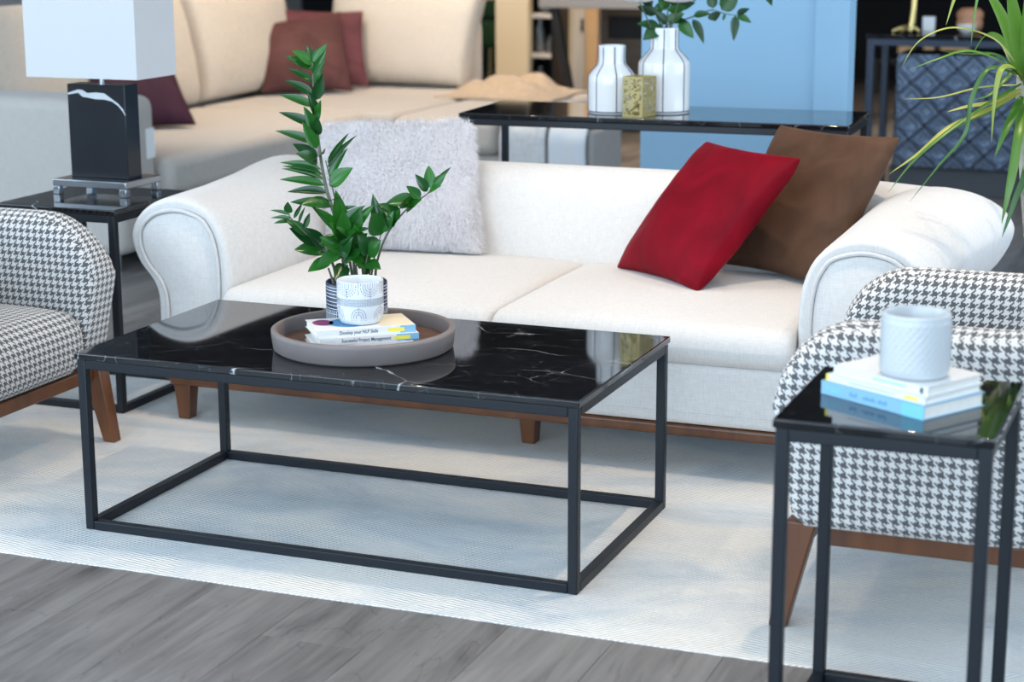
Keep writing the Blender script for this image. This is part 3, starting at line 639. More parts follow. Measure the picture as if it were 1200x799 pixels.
# fur strands: fine tapered blades over the whole cushion
rnd = random.Random(3); fb = MB(); vv_ = [Vector(v) for v in fmb.v]
cen = sum(vv_, Vector()) / len(vv_)
areas = []; tris = []
for f in fmb.f:
    for tr in ((f[0], f[1], f[2]), (f[0], f[2], f[3])):
        a, b, c = [vv_[q] for q in tr]; ar = (b - a).cross(c - a).length / 2
        if ar > 1e-9: tris.append(tr); areas.append(ar)
for tr in rnd.choices(tris, areas, k=65000):
    a, b, c = [vv_[q] for q in tr]; u, v = rnd.random(), rnd.random()
    if u + v > 1: u, v = 1 - u, 1 - v
    p = a + (b - a) * u + (c - a) * v; nn = (b - a).cross(c - a).normalized()
    sw = Vector((ncat(p * 14), ncat(p * 14 + Vector((9, 0, 0))), ncat(p * 14 + Vector((0, 9, 0))) - 0.35))
    d = (nn * 0.75 + sw * 0.55 + Vector((rnd.uniform(-.4, .4), rnd.uniform(-.4, .4), rnd.uniform(-.4, .4)))).normalized()
    sd = d.cross(nn); sd = sd.normalized() if sd.length > 1e-4 else nn.orthogonal().normalized()
    ln = rnd.uniform(0.018, 0.036); w = 0.00055
    p1 = p + d * ln * 0.55; p2 = p + (d * 0.9 - nn * 0.35 + Vector((0, 0, -0.2))).normalized() * ln * 1.05
    if p2.z < 0.001: p2.z = 0.001
    if p1.z < 0.001: p1.z = 0.001
    bi = len(fb.v); fb.v += [tuple(p - sd * w), tuple(p + sd * w), tuple(p1 + sd * w * 0.8), tuple(p1 - sd * w * 0.8), tuple(p2)]
    fb.face((bi, bi + 1, bi + 2, bi + 3)); fb.face((bi + 3, bi + 2, bi + 4))
def fast_build(mb, name, mat, parent):
    me = bpy.data.meshes.new(name); me.from_pydata(mb.v, [], mb.f); me.materials.append(mat); me.update()
    o = bpy.data.objects.new(name, me); COL.objects.link(o); o.parent = parent; return o
fo = fast_build(fb, 'fur_pile', M['fur'], fur); fo['kind'] = 'stuff'

# ------------------------------------------------------------------ tray, books and pots on the coffee table
TZ = RZ + 0.420
TC = (0.585, 0.283)
tray = thing('tray', 'round taupe tray with raised rim on the coffee table', 'tray', (TC[0], TC[1], TZ))
MB().lathe([(0.150, 0.0), (0.198, 0.0), (0.206, 0.006), (0.210, 0.040), (0.210, 0.046), (0.206, 0.049), (0.199, 0.049), (0.196, 0.046), (0.194, 0.014)], 96, cap0=False, cap1=False).build('rim', M['trayside'], tray, smooth=True)
MB().lathe([(0.0005, 0.004), (0.197, 0.004), (0.197, 0.014), (0.0005, 0.014)], 72).build('base_board', M['traybase'], tray, smooth=True)
TB = TZ + 0.0145
def make_book(name, label, loc, rz, w, d, h, spine_mat, cover_mat, group):
    """local: spine along x at y=0, depth +y"""
    t = thing(name, label, 'book', loc, rz, group)
    c = MB().box(0, 0, 0, w, d, 0.0012).box(0, 0, h - 0.0012, w, d, h)
    c.build('cover', cover_mat, t, bevel=0.0004, segs=1)
    box(0, -0.0006, 0, w, 0.0012, h).build('spine', spine_mat, t, bevel=0.0004, segs=1)
    box(0.003, 0.0012, 0.0012, w - 0.003, d - 0.004, h - 0.0012).build('pages', M['pages'], t)
    return t
BW, BD, BH = 0.228, 0.128, 0.0165
ang = R(38)
def along(p, a, du, dv): return (p[0] + math.cos(a) * du - math.sin(a) * dv, p[1] + math.sin(a) * du + math.cos(a) * dv)
b0 = (0.538, 0.143)
FACE = Matrix.Rotation(R(90), 4, 'X')
def spine_text(book, spine_h, items, w):
    for txt, x, size, mt, bold in items:
        lettering('spine_lettering', txt, size, mt, book, Matrix.Translation((x, -0.0010, spine_h / 2)) @ FACE, bold=bold, fit=(0.113 if txt.startswith('Succ') else 0.088 if txt.startswith('Dev') else None))
def spine_patch(book, x0, x1, z0, z1, mt, nm='spine_print'): box(x0, -0.0009, z0, x1, -0.0004, z1).build(nm, mt, book)
p_ = along(b0, ang, -0.008, 0.004)
bk = make_book('book', 'white paperback at the bottom of the stack in the round tray', (p_[0], p_[1], TB), ang - R(2), BW, BD, 0.0125, M['white'], M['white'], 'books stacked in the tray')
spine_text(bk, 0.0125, [('Project Planning', 0.135, 0.0085, M['grey_ink'], 0.0)][:0], BW)
p_ = along(b0, ang, 0.006, 0.0)
bk = make_book('book', 'white paperback lettered Successful Project Management in the round tray', (p_[0], p_[1], TB + 0.0127), ang, BW, BD, BH, M['white'], M['white'], 'books stacked in the tray')
spine_text(bk, BH, [('Successful Project Management', 0.050, 0.0118, M['ink'], 0.0001), ('— • —', 0.014, 0.007, M['grey_ink'], 0)], BW)
spine_patch(bk, 0.176, BW, 0.0, BH, M['cover_blue']); box(0.171, -0.0013, 0.004, 0.208, -0.0008, 0.0125).build('spine_print', M['yellow'], bk); box(0.196, -0.0012, 0.0, BW, -0.0007, 0.003).build('spine_print', M['blue'], bk)
p_ = along(b0, ang, 0.001, 0.006)
bk = make_book('book', 'white paperback lettered Develop your NLP Skills under the patterned pot', (p_[0], p_[1], TB + 0.0127 + BH + 0.0002), ang + R(1.0), BW, BD, BH, M['white'], M['white'], 'books stacked in the tray')
spine_text(bk, BH, [('Develop your NLP Skills', 0.052, 0.0118, M['ink'], 0.0001), ('— • —', 0.014, 0.007, M['grey_ink'], 0)], BW)
spine_patch(bk, 0.192, BW, 0.0, BH, M['cover_blue']); box(0.164, -0.0013, 0.004, 0.202, -0.0008, 0.0125).build('spine_print', M['yellow'], bk)
BT = TB + 0.0127 + BH * 2 + 0.0002
def disc(cx, cy, rx, ry, z, nm, mt, parent, n=32):
    mb = MB(); mb.v = [(cx + rx * math.cos(2 * PI * k / n), cy + ry * math.sin(2 * PI * k / n), z) for k in range(n)] + [(cx + rx * math.cos(2 * PI * k / n), cy + ry * math.sin(2 * PI * k / n), z + 0.0004) for k in range(n)]
    mb.face(list(range(n))[::-1]); mb.face([n + k for k in range(n)])
    for k in range(n): mb.face((k, (k + 1) % n, n + (k + 1) % n, n + k))
    return mb.build(nm, mt, parent)
disc(0.032, 0.082, 0.024, 0.030, BH, 'cover_print', M['purple'], bk); disc(0.085, 0.065, 0.042, 0.046, BH, 'cover_print', M['blue'], bk)
box(0.150, 0.004, BH, 0.226, 0.127, BH + 0.0004).build('cover_print', M['cream'], bk)

def ribbon_on_cyl(mb, pts, radius_at, w):
    """pts: (theta, z) polyline drawn as a thin ribbon just proud of a surface of revolution"""
    P = []
    for th, z in pts:
        r = radius_at(z) + 0.0004; P.append(Vector((r * math.cos(th), r * math.sin(th), z)))
    for i in range(len(P) - 1):
        d = (P[i + 1] - P[i])
        if d.length < 1e-6: continue
        nrm = Vector((math.cos((pts[i][0] + pts[i + 1][0]) / 2), math.sin((pts[i][0] + pts[i + 1][0]) / 2), 0)); sd = d.cross(nrm).normalized() * w / 2
        b = len(mb.v); mb.v += [tuple(P[i] - sd), tuple(P[i] + sd), tuple(P[i + 1] + sd), tuple(P[i + 1] - sd)]; mb.face((b, b + 1, b + 2, b + 3))
def circle_z(mb, z, radius_at, w, n=72): ribbon_on_cyl(mb, [(2 * PI * k / n, z) for k in range(n + 1)], radius_at, w)

# white patterned pot on the books
pw = along(b0, ang, 0.116, 0.074)
rp, hp = 0.0530, 0.099
pot = thing('patterned_pot', 'small white pot with fine blue geometric print standing on books', 'pot', (pw[0], pw[1], BT + 0.0005), R(-68.5))
prof = [(0.0005, 0), (0.040, 0), (0.046, 0.003), (0.051, 0.015), (rp, 0.035), (rp, hp - 0.002), (rp - 0.001, hp), (rp - 0.004, hp), (rp - 0.005, hp - 0.003), (rp - 0.006, 0.02), (0.0005, 0.012)]
MB().lathe(prof, 64).build('pot_body', M['pot_white'], pot, smooth=True)
def rad_w(z): return rp if z > 0.035 else (0.051 + (rp - 0.051) * (z - 0.015) / 0.02 if z > 0.015 else 0.046 + 0.005 * (z - 0.003) / 0.012)
pr = MB()
NM = 6; lw = 0.0009
for kx in range(NM):
    tc_ = 2 * PI * (kx + 0.5) / NM
    for kk, rr in enumerate((0.006, 0.0115, 0.017, 0.0225)):
        a = rr / rp                           # nested U shapes, open at the top
        zc = 0.090 - 0.0
        pts = [(tc_ - a, 0.098)] + [(tc_ + a * math.cos(PI + PI * q / 10), 0.088 - (rr * 0.9) * math.sin(PI * q / 10)) for q in range(11)] + [(tc_ + a, 0.098)]
        if kk == 3:
            for q in range(0, len(pts) - 1): ribbon_on_cyl(pr, [pts[q], ((pts[q][0] * .4 + pts[q + 1][0] * .6), pts[q][1] * .4 + pts[q + 1][1] * .6)], rad_w, lw * 1.5)
        else: ribbon_on_cyl(pr, pts, rad_w, lw)
    ribbon_on_cyl(pr, [(tc_, 0.098), (tc_, 0.063)], rad_w, lw)
    tb_ = 2 * PI * kx / NM
    for q in range(8): ribbon_on_cyl(pr, [(tb_ - 0.03, 0.098 - q * 0.0035), (tb_ + 0.03, 0.098 - q * 0.0035)], rad_w, 0.0012)
    for rr in (0.006, 0.0115, 0.017):
        a = rr / rp
        pts = [(tb_ - a, 0.012)] + [(tb_ - a * math.cos(PI * q / 10), 0.020 + rr * 1.15 * math.sin(PI * q / 10)) for q in range(11)] + [(tb_ + a, 0.012)]
        ribbon_on_cyl(pr, pts, rad_w, lw)
    ribbon_on_cyl(pr, [(tb_, 0.026), (tb_, 0.045)], rad_w, lw)
for z in (0.0605, 0.046): circle_z(pr, z, rad_w, lw)
circle_z(pr, 0.0532, rad_w, lw)
for q in range(84):
    th = 2 * PI * q / 84
    ribbon_on_cyl(pr, [(th, 0.0548), (th, 0.0592)], rad_w, 0.0015); ribbon_on_cyl(pr, [(th, 0.0476), (th, 0.0518)], rad_w, 0.0015)
pr.build('printed_pattern', M['print_blue'], pot)

# ------------------------------------------------------------------ ZZ plant in the navy pot
PN = Vector((0.517, 0.390, TB))
plant = thing('potted_zz_plant', 'green glossy-leaved plant in a navy striped pot in the tray', 'plant', tuple(PN))
rn, hn = 0.072, 0.116
npot = MB().lathe([(0.0005, 0), (0.060, 0), (0.067, 0.004), (0.073, 0.02), (rn, 0.035), (rn, hn - 0.002), (rn - 0.002, hn), (rn - 0.006, hn - 0.001), (rn - 0.007, 0.06), (0.0005, 0.06)], 64).build('pot', M['navy'], plant, smooth=True)
npot['label'] = 'navy pot with fine white lines'
def rad_n(z): return rn if z > 0.035 else 0.073 + (rn - 0.073) * (z - 0.02) / 0.015
st = MB()
for z in (0.108, 0.101, 0.093, 0.085, 0.075, 0.067, 0.0585, 0.046, 0.034): circle_z(st, z, rad_n, 0.0013)
for q in range(72):
    th = 2 * PI * q / 72; ribbon_on_cyl(st, [(th, 0.047), (th, 0.055)], rad_n, 0.0018); ribbon_on_cyl(st, [(th, 0.036), (th, 0.044)], rad_n, 0.0018)
for q in range(48): th = 2 * PI * q / 48; ribbon_on_cyl(st, [(th, 0.022), (th, 0.033)], rad_n, 0.0016)
st.build('printed_lines', M['print_white'], npot)
sl = MB(); sl.lathe([(0.0005, 0.100), (0.03, 0.103), (0.055, 0.100), (0.0648, 0.098), (0.0648, 0.061), (0.0005, 0.061)], 32); sl.build('soil', M['soil'], plant, smooth=True)
def leaf_mesh(name, mat, n=7, fold=0.18, curve=0.12, shape=None):
    """unit leaf along +x, length 1, half width .5 (scaled per leaf); midrib fold, drooping tip"""
    shape = shape or (lambda t: (math.sin(PI * t ** 0.8)) ** 0.8 * (1 - 0.25 * t))
    mb = MB(); rows = []
    for i in range(n + 1):
        t = i / n; w = 0.5 * shape(t) if 0 < i < n else 0.012; z = -curve * t * t
        rows.append([(t, -w, z + fold * w), (t, -w * .5, z + fold * w * .3), (t, 0, z), (t, w * .5, z + fold * w * .3), (t, w, z + fold * w)])
    mb.rings(rows, closed=False, cap0=False, cap1=False)
    o = mb.build(name, mat, smooth=True); me = o.data; bpy.data.objects.remove(o); return me
def frame_matrix(p, d, n, l, w):
    d = Vector(d).normalized(); n = Vector(n); y = n.cross(d)
    if y.length < 1e-4: y = d.orthogonal()
    y.normalize(); z = d.cross(y)
    mm = Matrix((d * l, y * w, z * l)).transposed().to_4x4(); mm.translation = Vector(p); return mm
LEAF = leaf_mesh('leaf', M['leaf'])
RT = Vector((0.9304, 0.3666, 0)); FR = Vector((0.3666, -0.9304, 0)); UP = Vector((0, 0, 1))
SCL = 0.00200
def pl(px, py, b=0.0):
    """plant-plane point: px,py are picture offsets used as a measured side elevation of the plant, b is depth toward the room's front"""
    return RT * ((px - 414) * SCL) + UP * (0.110 + (326 - py) * SCL / 0.975) + FR * b
rl = random.Random(5)
def stem_with_leaves(path, rads, leaves):
    P = [pl(*q) for q in path]; C = catmull(P, 6)
    n = len(C); so = MB().tube(C, [rads[0] + (rads[1] - rads[0]) * i / (n - 1) for i in range(n)], 8).build('stem', M['stemgrey'], plant, smooth=True)
    for (px, py, b, tx, ty, tb, w) in leaves:
        a = pl(px, py, b); e = pl(tx, ty, tb); d = e - a
        nrm = (CP - (PN + a)).normalized() * 0.7 + UP * 0.6 + RT * rl.uniform(-0.3, 0.3)
        instance('leaf', LEAF, so, frame_matrix(a, d, nrm, d.length * 1.2, w * 1.55))
# tall stem
stem_with_leaves([(402, 330, 0), (396, 270, 0), (380, 210, 0), (372, 140, 0), (369, 76, 0)], (0.006, 0.002), [
    (369, 78, 0, 353, 64, 0.02, .022), (370, 76, 0, 383, 59, 0.0, .016), (369, 84, 0, 345, 70, 0.01, .020), (370, 80, 0, 365, 61, -.01, .024), (370, 92, 0, 382, 68, .01, .015),
    (369, 98, 0, 348, 84, 0.01, .016), (371, 102, 0, 380, 78, .015, .018), (369, 112, 0, 343, 97, .0, .018), (371, 118, 0, 380, 94, .015, .020), (370, 126, 0, 338, 112, .0, .018), (371, 134, 0, 367, 112, .02, .018), (372, 142, 0, 376, 122, .015, .018),
    (370, 148, 0, 337, 132, 0, .019), (372, 156, 0, 363, 130, .025, .020), (372, 158, 0, 374, 140, .02, .018), (370, 167, 0, 333, 152, 0, .018), (372, 172, 0, 361, 147, .025, .020),
    (372, 186, 0, 352, 168, .02, .026), (373, 182, 0, 379, 175, .03, .030), (372, 188, 0, 356, 176, .035, .028),
    (376, 196, 0, 338, 186, 0.01, .015), (378, 202, 0, 342, 190, .02, .012), (380, 208, 0, 339, 194, .0, .011), (380, 214, 0, 339, 204, 0.02, .018), (383, 222, 0, 345, 218, .01, .018), (386, 238, 0, 349, 230, .015, .022), (388, 236, 0, 362, 230, .04, .030),
])
# second upright stem
stem_with_leaves([(412, 330, 0.01), (402, 270, .01), (390, 220, .01), (382, 185, .01)], (0.004, 0.0012), [
    (384, 188, .01, 404, 160, 0, .009), (384, 194, .01, 410, 162, 0, .011), (386, 204, .01, 402, 176, .01, .016), (386, 214, .01, 406, 196, .02, .026), (388, 212, .02, 408, 194, .04, .030), (392, 230, .01, 396, 222, .05, .030), (393, 244, .01, 412, 236, .02, .010), (394, 248, .01, 411, 244, .0, .009), (398, 262, .01, 396, 226, .03, .026), (398, 262, .02, 420, 238, .03, .026), (396, 268, .01, 374, 240, .03, .024)])
# right leaning stem
stem_with_leaves([(436, 324, 0.0), (439, 300, 0), (452, 268, 0), (474, 242, -.01), (496, 226, -.01), (508, 214, -.01)], (0.0035, 0.0012), [
    (508, 214, -.01, 522, 197, -.01, .009), (506, 216, -.01, 517, 203, .0, .016), (500, 222, -.01, 511, 214, .01, .018), (498, 222, -.01, 488, 205, 0, .018), (502, 218, -.01, 500, 197, -.02, .020), (490, 230, -.01, 478, 217, 0, .020), (486, 232, -.01, 456, 232, .0, .030), (476, 240, -.01, 474, 226, .03, .030), (474, 244, -.01, 487, 230, .02, .022), (466, 252, 0, 448, 236, .01, .030), (458, 262, 0, 464, 242, .02, .014), (456, 262, 0, 446, 240, .03, .026)])
stem_with_leaves([(431, 324, 0.01), (436, 296, .01), (444, 270, .01)], (0.0028, 0.0010), [(444, 270, .01, 438, 248, .03, .038), (444, 268, .01, 437, 231, .01, .022), (444, 266, .01, 456, 246, .02, .024), (442, 276, .01, 424, 274, .02, .012)])
# left low stem
stem_with_leaves([(394, 326, 0.01), (386, 300, .01), (374, 282, .015), (356, 266, .02), (341, 250, .02), (338, 243, .02)], (0.004, 0.001), [
    (340, 246, .02, 321, 240, .02, .007), (342, 250, .02, 321, 248, .02, .008), (342, 253, .02, 325, 253, .03, .009), (339, 244, .02, 338, 233, .03, .016), (344, 250, .02, 352, 236, .01, .007), (350, 256, .02, 355, 240, .01, .006), (356, 262, .02, 361, 247, .01, .010), (360, 270, .02, 340, 252, .03, .022), (372, 280, .02, 346, 262, .03, .028), (378, 284, .015, 362, 262, .04, .028), (376, 286, .02, 350, 283, .03, .030), (382, 290, .02, 352, 286, .00, .026), (386, 298, .02, 364, 305, .04, .028)])
# short stems crowded in the centre
stem_with_leaves([(402, 328, .03), (400, 296, .035), (398, 270, .04)], (0.004, 0.0015), [(398, 274, .04, 380, 274, .06, .034), (398, 270, .04, 392, 254, .07, .034), (400, 268, .04, 404, 244, .06, .028), (400, 284, .04, 384, 294, .07, .030), (400, 276, .04, 412, 262, .07, .030)])
stem_with_leaves([(414, 328, .02), (412, 290, .03), (412, 262, .03)], (0.004, 0.0015), [(412, 264, .03, 420, 242, .04, .026), (412, 262, .03, 432, 238, .03, .018), (412, 270, .03, 400, 258, .06, .030), (412, 268, .03, 428, 258, .06, .014), (412, 290, .03, 406, 268, .06, .036), (412, 280, .03, 394, 268, .06, .030)])
stem_with_leaves([(424, 328, .02), (422, 300, .03), (420, 276, .03)], (0.0035, 0.0012), [(420, 288, .03, 416, 262, .05, .042), (422, 300, .03, 430, 276, .05, .026), (421, 296, .03, 438, 280, .05, .028), (426, 316, .02, 430, 298, .05, .036), (420, 286, .03, 426, 268, .05, .032), (422, 306, .03, 418, 280, .06, .03)])
stem_with_leaves([(408, 328, .045), (404, 300, .055), (396, 284, .06)], (0.003, 0.0012), [(398, 286, .06, 376, 296, .08, .028), (398, 284, .06, 382, 268, .08, .028), (402, 296, .055, 420, 282, .08, .028), (404, 300, .05, 396, 310, .09, .026), (400, 290, .06, 410, 270, .08, .030)])
stem_with_leaves([(420, 328, .04), (426, 304, .05), (430, 288, .055)], (0.003, 0.0012), [(430, 290, .055, 442, 274, .07, .026), (430, 288, .055, 424, 268, .08, .030), (428, 298, .05, 442, 300, .08, .024), (427, 302, .05, 414, 290, .08, .028)])
for q in ((390, 327, .03, 383, 306, .03), (396, 329, .045, 389, 300, .05), (407, 329, .05, 406, 300, .05), (418, 329, .045, 416, 300, .05), (428, 328, .03, 433, 300, .03)):
    so = MB().tube([pl(q[0], q[1], q[2]), pl(q[3], q[4], q[5])], [0.0035, 0.002], 6).build('stem', M['stem'], plant, smooth=True)

# ------------------------------------------------------------------ books and pot on the right side table
S2 = 0.600
aR = math.atan2(-0.115, 0.191)
def rbook(label, off, dz, w, d, h, sm, cm, rot=0):
    p = along((1.792, -0.417), aR, *off)
    return make_book('book', label, (p[0], p[1], S2 + 0.0005 + dz), aR + R(rot), w, d, h, sm, cm, 'books on the side table')
bk = rbook('thick light blue paperback at the bottom under the grey pot', (0, 0), 0, 0.224, 0.152, 0.0235, M['cover_blue'], M['cover_blue'])
box(0.178, -0.0009, 0.0, 0.224, -0.0004, 0.0235).build('spine_print', M['cover_cyan'], bk)
spine_text(bk, 0.0235, [('Guide  of planning', 0.070, 0.011, M['blue'], 0.0)], 0.224) if False else None
for i, (x0, w_) in enumerate(((0.066, 0.018), (0.094, 0.030), (0.127, 0.022))):   # illegible lettering: dashes of ink along the spine
    mb = MB()
    for k in range(int(w_ / 0.004)): mb.box(x0 + k * 0.004, -0.0010, 0.0085, x0 + k * 0.004 + 0.0024, -0.0005, 0.0125 + 0.003 * ((k * 7 + i) % 3 == 0))
    mb.build('spine_lettering', M['blue'], bk)
disc_m = MB().box(0.012, -0.0010, 0.009, 0.018, -0.0005, 0.016).box(0.021, -0.001, 0.0075, 0.040, -0.0005, 0.0100).box(0.021, -0.001, 0.0115, 0.044, -0.0005, 0.0138); disc_m.build('spine_print', M['cover_cyan'], bk)
bk = rbook('thin white paperback with a yellow mark between two other books', (0.008, 0.003), 0.0237, 0.212, 0.146, 0.0125, M['white'], M['white'], 1)
box(0.168, -0.0010, 0.003, 0.198, -0.0005, 0.0095).build('spine_print', M['yellow'], bk); box(0.0, -0.0009, 0, 0.006, -0.0004, 0.0125).build('spine_print', M['yellow'], bk)
box(0.05, -0.0010, 0.0052, 0.150, -0.0005, 0.0068).build('spine_lettering', M['grey_ink'], bk)
bk = rbook('white paperback on top of the side table stack under the pot', (0.020, 0.008), 0.0364, 0.200, 0.142, 0.0165, M['white'], M['white'], 1.5)
box(0.085, -0.0010, 0.0075, 0.155, -0.0005, 0.0100).build('spine_lettering', M['cover_cyan'], bk); box(0.184, -0.0010, 0.003, 0.190, -0.0005, 0.013).build('spine_print', M['ink'], bk)
pz = S2 + 0.0005 + 0.0364 + 0.0165 + 0.0004
pp = along((1.792, -0.417), aR, 0.148, 0.062)
gp = thing('grey_pot', 'pale grey ceramic pot with embossed diamonds standing on books', 'pot', (pp[0], pp[1], pz))
rg, hg = 0.0560, 0.104
ringsg = []
NG = 120
for i in range(41):
    z = hg * i / 40
    rb_ = rg - 0.006 * max(0, 1 - z / 0.006) ** 2
    row = []
    for k in range(NG):
        th = 2 * PI * k / NG; em = 0.0
        if 0.008 < z < hg - 0.008:
            a = (th / (2 * PI) * 30 + (z / 0.0150)) % 1.0; b = (th / (2 * PI) * 30 - (z / 0.0150)) % 1.0
            em = 0.0024 * (1 - max(abs(a - 0.5), abs(b - 0.5)) * 2)
        row.append(((rb_ + em) * math.cos(th), (rb_ + em) * math.sin(th), z))
    ringsg.append(row)
for r, z in ((rg - 0.001, hg + 0.001), (rg - 0.005, hg + 0.001), (rg - 0.007, hg - 0.003), (rg - 0.008, 0.02), (0.002, 0.014)):
    ringsg.append([(r * math.cos(2 * PI * k / NG), r * math.sin(2 * PI * k / NG), z) for k in range(NG)])
MB().rings(ringsg).build('pot_body', M['pot_grey'], gp, smooth=True)

# ------------------------------------------------------------------ table lamp
lz = RZ + 0.585
lamp = thing('table_lamp', 'table lamp with white rectangular shade and black marble slab base', 'lamp', (-0.700, 1.205, lz))
FW, FD = 0.125, 0.095
ft = MB().box(-FW, -FD, 0.024, FW, FD, 0.045)
ft.build('foot_plate', M['chrome'], lamp, bevel=0.002)
for sgn in (-1, 1):
    box(sgn * FW - (0.022 if sgn > 0 else 0), -FD, 0, sgn * FW + (0 if sgn > 0 else 0.022), -FD + 0.022, 0.024).build('foot', M['chrome'], lamp, bevel=0.0015)
    box(sgn * FW - (0.022 if sgn > 0 else 0), FD - 0.022, 0, sgn * FW + (0 if sgn > 0 else 0.022), FD, 0.024).build('foot', M['chrome'], lamp, bevel=0.0015)
slab = box(-0.098, -0.036, 0.045, 0.098, 0.036, 0.318).build('slab', M['lampmarble'], lamp, bevel=0.002)
slab['label'] = 'black marble slab with one white vein'
vn = MB(); vp = [(-0.096, 0.290), (-0.06, 0.297), (-0.045, 0.290), (-0.028, 0.288), (0.0, 0.286), (0.03, 0.284), (0.055, 0.276), (0.075, 0.262), (0.090, 0.246), (0.098, 0.232)]; vw = [0.003, 0.004, 0.008, 0.008, 0.010, 0.008, 0.005, 0.003, 0.003, 0.002]
b_ = 0
for (x, z), w in zip(vp, vw): vn.v += [(x, -0.0364, z - w), (x, -0.0364, z + w * (1 + 0.6 * math.sin(x * 90)))]
for i in range(len(vp) - 1): vn.face((2 * i, 2 * i + 2, 2 * i + 3, 2 * i + 1))
vn.build('white_vein', M['vein'], slab)
MB().lathe([(0.009, 0.318), (0.009, 0.322), (0.007, 0.323), (0.007, 0.40), (0.012, 0.402), (0.012, 0.44), (0.0005, 0.44)], 20).build('neck', M['chrome'], lamp, smooth=True)
sh = MB(); SW, SD, Z0, Z1 = 0.187, 0.105, 0.342, 0.62; th_ = 0.003
def rect(w, d, z): return [(-w, -d, z), (w, -d, z), (w, d, z), (-w, d, z)]
sh.rings([rect(SW, SD, Z0), rect(SW, SD, Z1), rect(SW - th_, SD - th_, Z1), rect(SW - th_, SD - th_, Z0)], loop=True)
shade = sh.build('lamp_shade', M['shade'], lamp)
MB().box(-SW + th_, -0.003, 0.42, SW - th_, 0.003, 0.426).box(-0.003, -SD + th_, 0.42, 0.003, SD - th_, 0.426).build('shade_support', M['chrome'], shade)

# ------------------------------------------------------------------ vases and holder on the console
CZ = 0.77
def make_vase(label, x, y, Rv, Hv, rneck, zneck, zsh, rot=0.0):
    t = thing('vase', label, 'vase', (x, y, CZ + 0.0003), rot, 'white bottle vases')
    kp = [(Rv - 0.004, 0.0), (Rv, 0.005), (Rv, zsh * 0.5), (Rv, zsh), (Rv * 0.93, zsh + (zneck - zsh) * 0.35), (rneck + (Rv - rneck) * 0.42, zsh + (zneck - zsh) * 0.72), (rneck + 0.003, zneck), (rneck, zneck + 0.012), (rneck, Hv - 0.002)]
    pf = [(v.x, v.y) for v in catmull([(r, z, 0) for r, z in kp], 4)]
    pf = [(0.0005, 0.0)] + pf + [(rneck - 0.001, Hv), (rneck - 0.005, Hv), (rneck - 0.006, Hv - 0.004), (rneck - 0.008, zneck), (0.0005, zneck - 0.02)]
    MB().lathe(pf, 56).build('vase_body', M['ceramic'], t, smooth=True)
    def rad(z):
        for (r0, z0), (r1, z1) in zip(pf[1:], pf[2:]):
            if z0 <= z <= z1 and z1 > z0: return r0 + (r1 - r0) * (z - z0) / (z1 - z0) + 0.0003
        return Rv
    ln = MB()
    for k in range(7):
        th = 2 * PI * k / 7
        zz = [0.006 + (Hv - 0.010) * q / 40 for q in range(41)]
        P = [Vector((rad(z) * math.cos(th), rad(z) * math.sin(th), z)) for z in zz]; ln.tube(P, 0.0017, 5)
    ln.tube([(Rv * math.cos(2 * PI * q / 48), Rv * math.sin(2 * PI * q / 48), 0.005) for q in range(49)], 0.0017, 5, caps=False)
    ln.build('painted_lines', M['ink'], t, smooth=True)
    return t
make_vase('small white bottle vase with thin black lines, empty', 0.515, 2.265, 0.0755, 0.213, 0.043, 0.153, 0.108, R(-60))
bigv = Vector((0.668, 2.335, CZ))
make_vase('tall white bottle vase with thin black lines holding flowers', bigv.x, bigv.y, 0.083, 0.268, 0.045, 0.198, 0.148, R(-75))
# perforated brass candle holder
ch = thing('candle_holder', 'small square perforated brass candle holder beside the white vases', 'candle holder', (0.636, 2.178, CZ + 0.0003), R(21.5 + 53))
rc_ = random.Random(11); HS, HH = 0.038, 0.125
for kf in range(4):
    mb = MB(); nxx, nzz = 13, 22
    def cellp(i, j, jit=True):
        u = -HS + 2 * HS * i / nxx; z = HH * j / nzz
        return u, z
    V = {}
    for i in range(nxx + 1):
        for j in range(nzz + 1):
            u, z = cellp(i, j)
            if 0 < i < nxx and 0 < j < nzz: u += rc_.uniform(-.0016, .0016); z += rc_.uniform(-.0016, .0016)
            V[(i, j)] = len(mb.v); a = kf * PI / 2
            p = Vector((u, -HS, z)); p.rotate(Matrix.Rotation(a, 3, 'Z')); mb.v.append(tuple(p))
    for i in range(nxx):
        for j in range(nzz):
            if 0 < i < nxx - 1 and 0 < j < nzz - 1 and rc_.random() < 0.42: continue
            mb.face((V[(i, j)], V[(i + 1, j)], V[(i + 1, j + 1)], V[(i, j + 1)]))
    mb.build('perforated_side', M['brass'], ch, solid=0.0012)
box(-HS, -HS, 0, HS, HS, 0.002).build('base_plate', M['brass'], ch)
# bouquet
bq = thing('bouquet', 'bouquet of white flowers and dark green leafy branches in tall vase', 'flowers', tuple(bigv + Vector((0, 0, 0.18))))
BLF = leaf_mesh('leaf', M['bleaf'], curve=0.2)
B0 = Vector((0, 0, 0.085)); rq = random.Random(21)
BS = 0.00277
def bp2(px, py, b=0.0): return RT * ((px - 783) * BS) + UP * (0.088 + (31 - py) * BS / 0.975) + FR * b
def branch(pts, leaves, r0=0.003, r1=0.0012):
    C = catmull([bp2(*q) for q in pts], 5); so = MB().tube([Vector((0, 0, -0.02))] + C, [r0] + [r0 + (r1 - r0) * i / len(C) for i in range(len(C))], 6).build('stem', M['stem'], bq, smooth=True)
    for (px, py, b, tx, ty, tb, w) in leaves:
        a = bp2(px, py, b); e = bp2(tx, ty, tb); d = e - a
        instance('leaf', BLF, so, frame_matrix(a, d, (FR * 0.8 + UP * 0.5 + RT * rq.uniform(-.5, .5)), d.length, w))
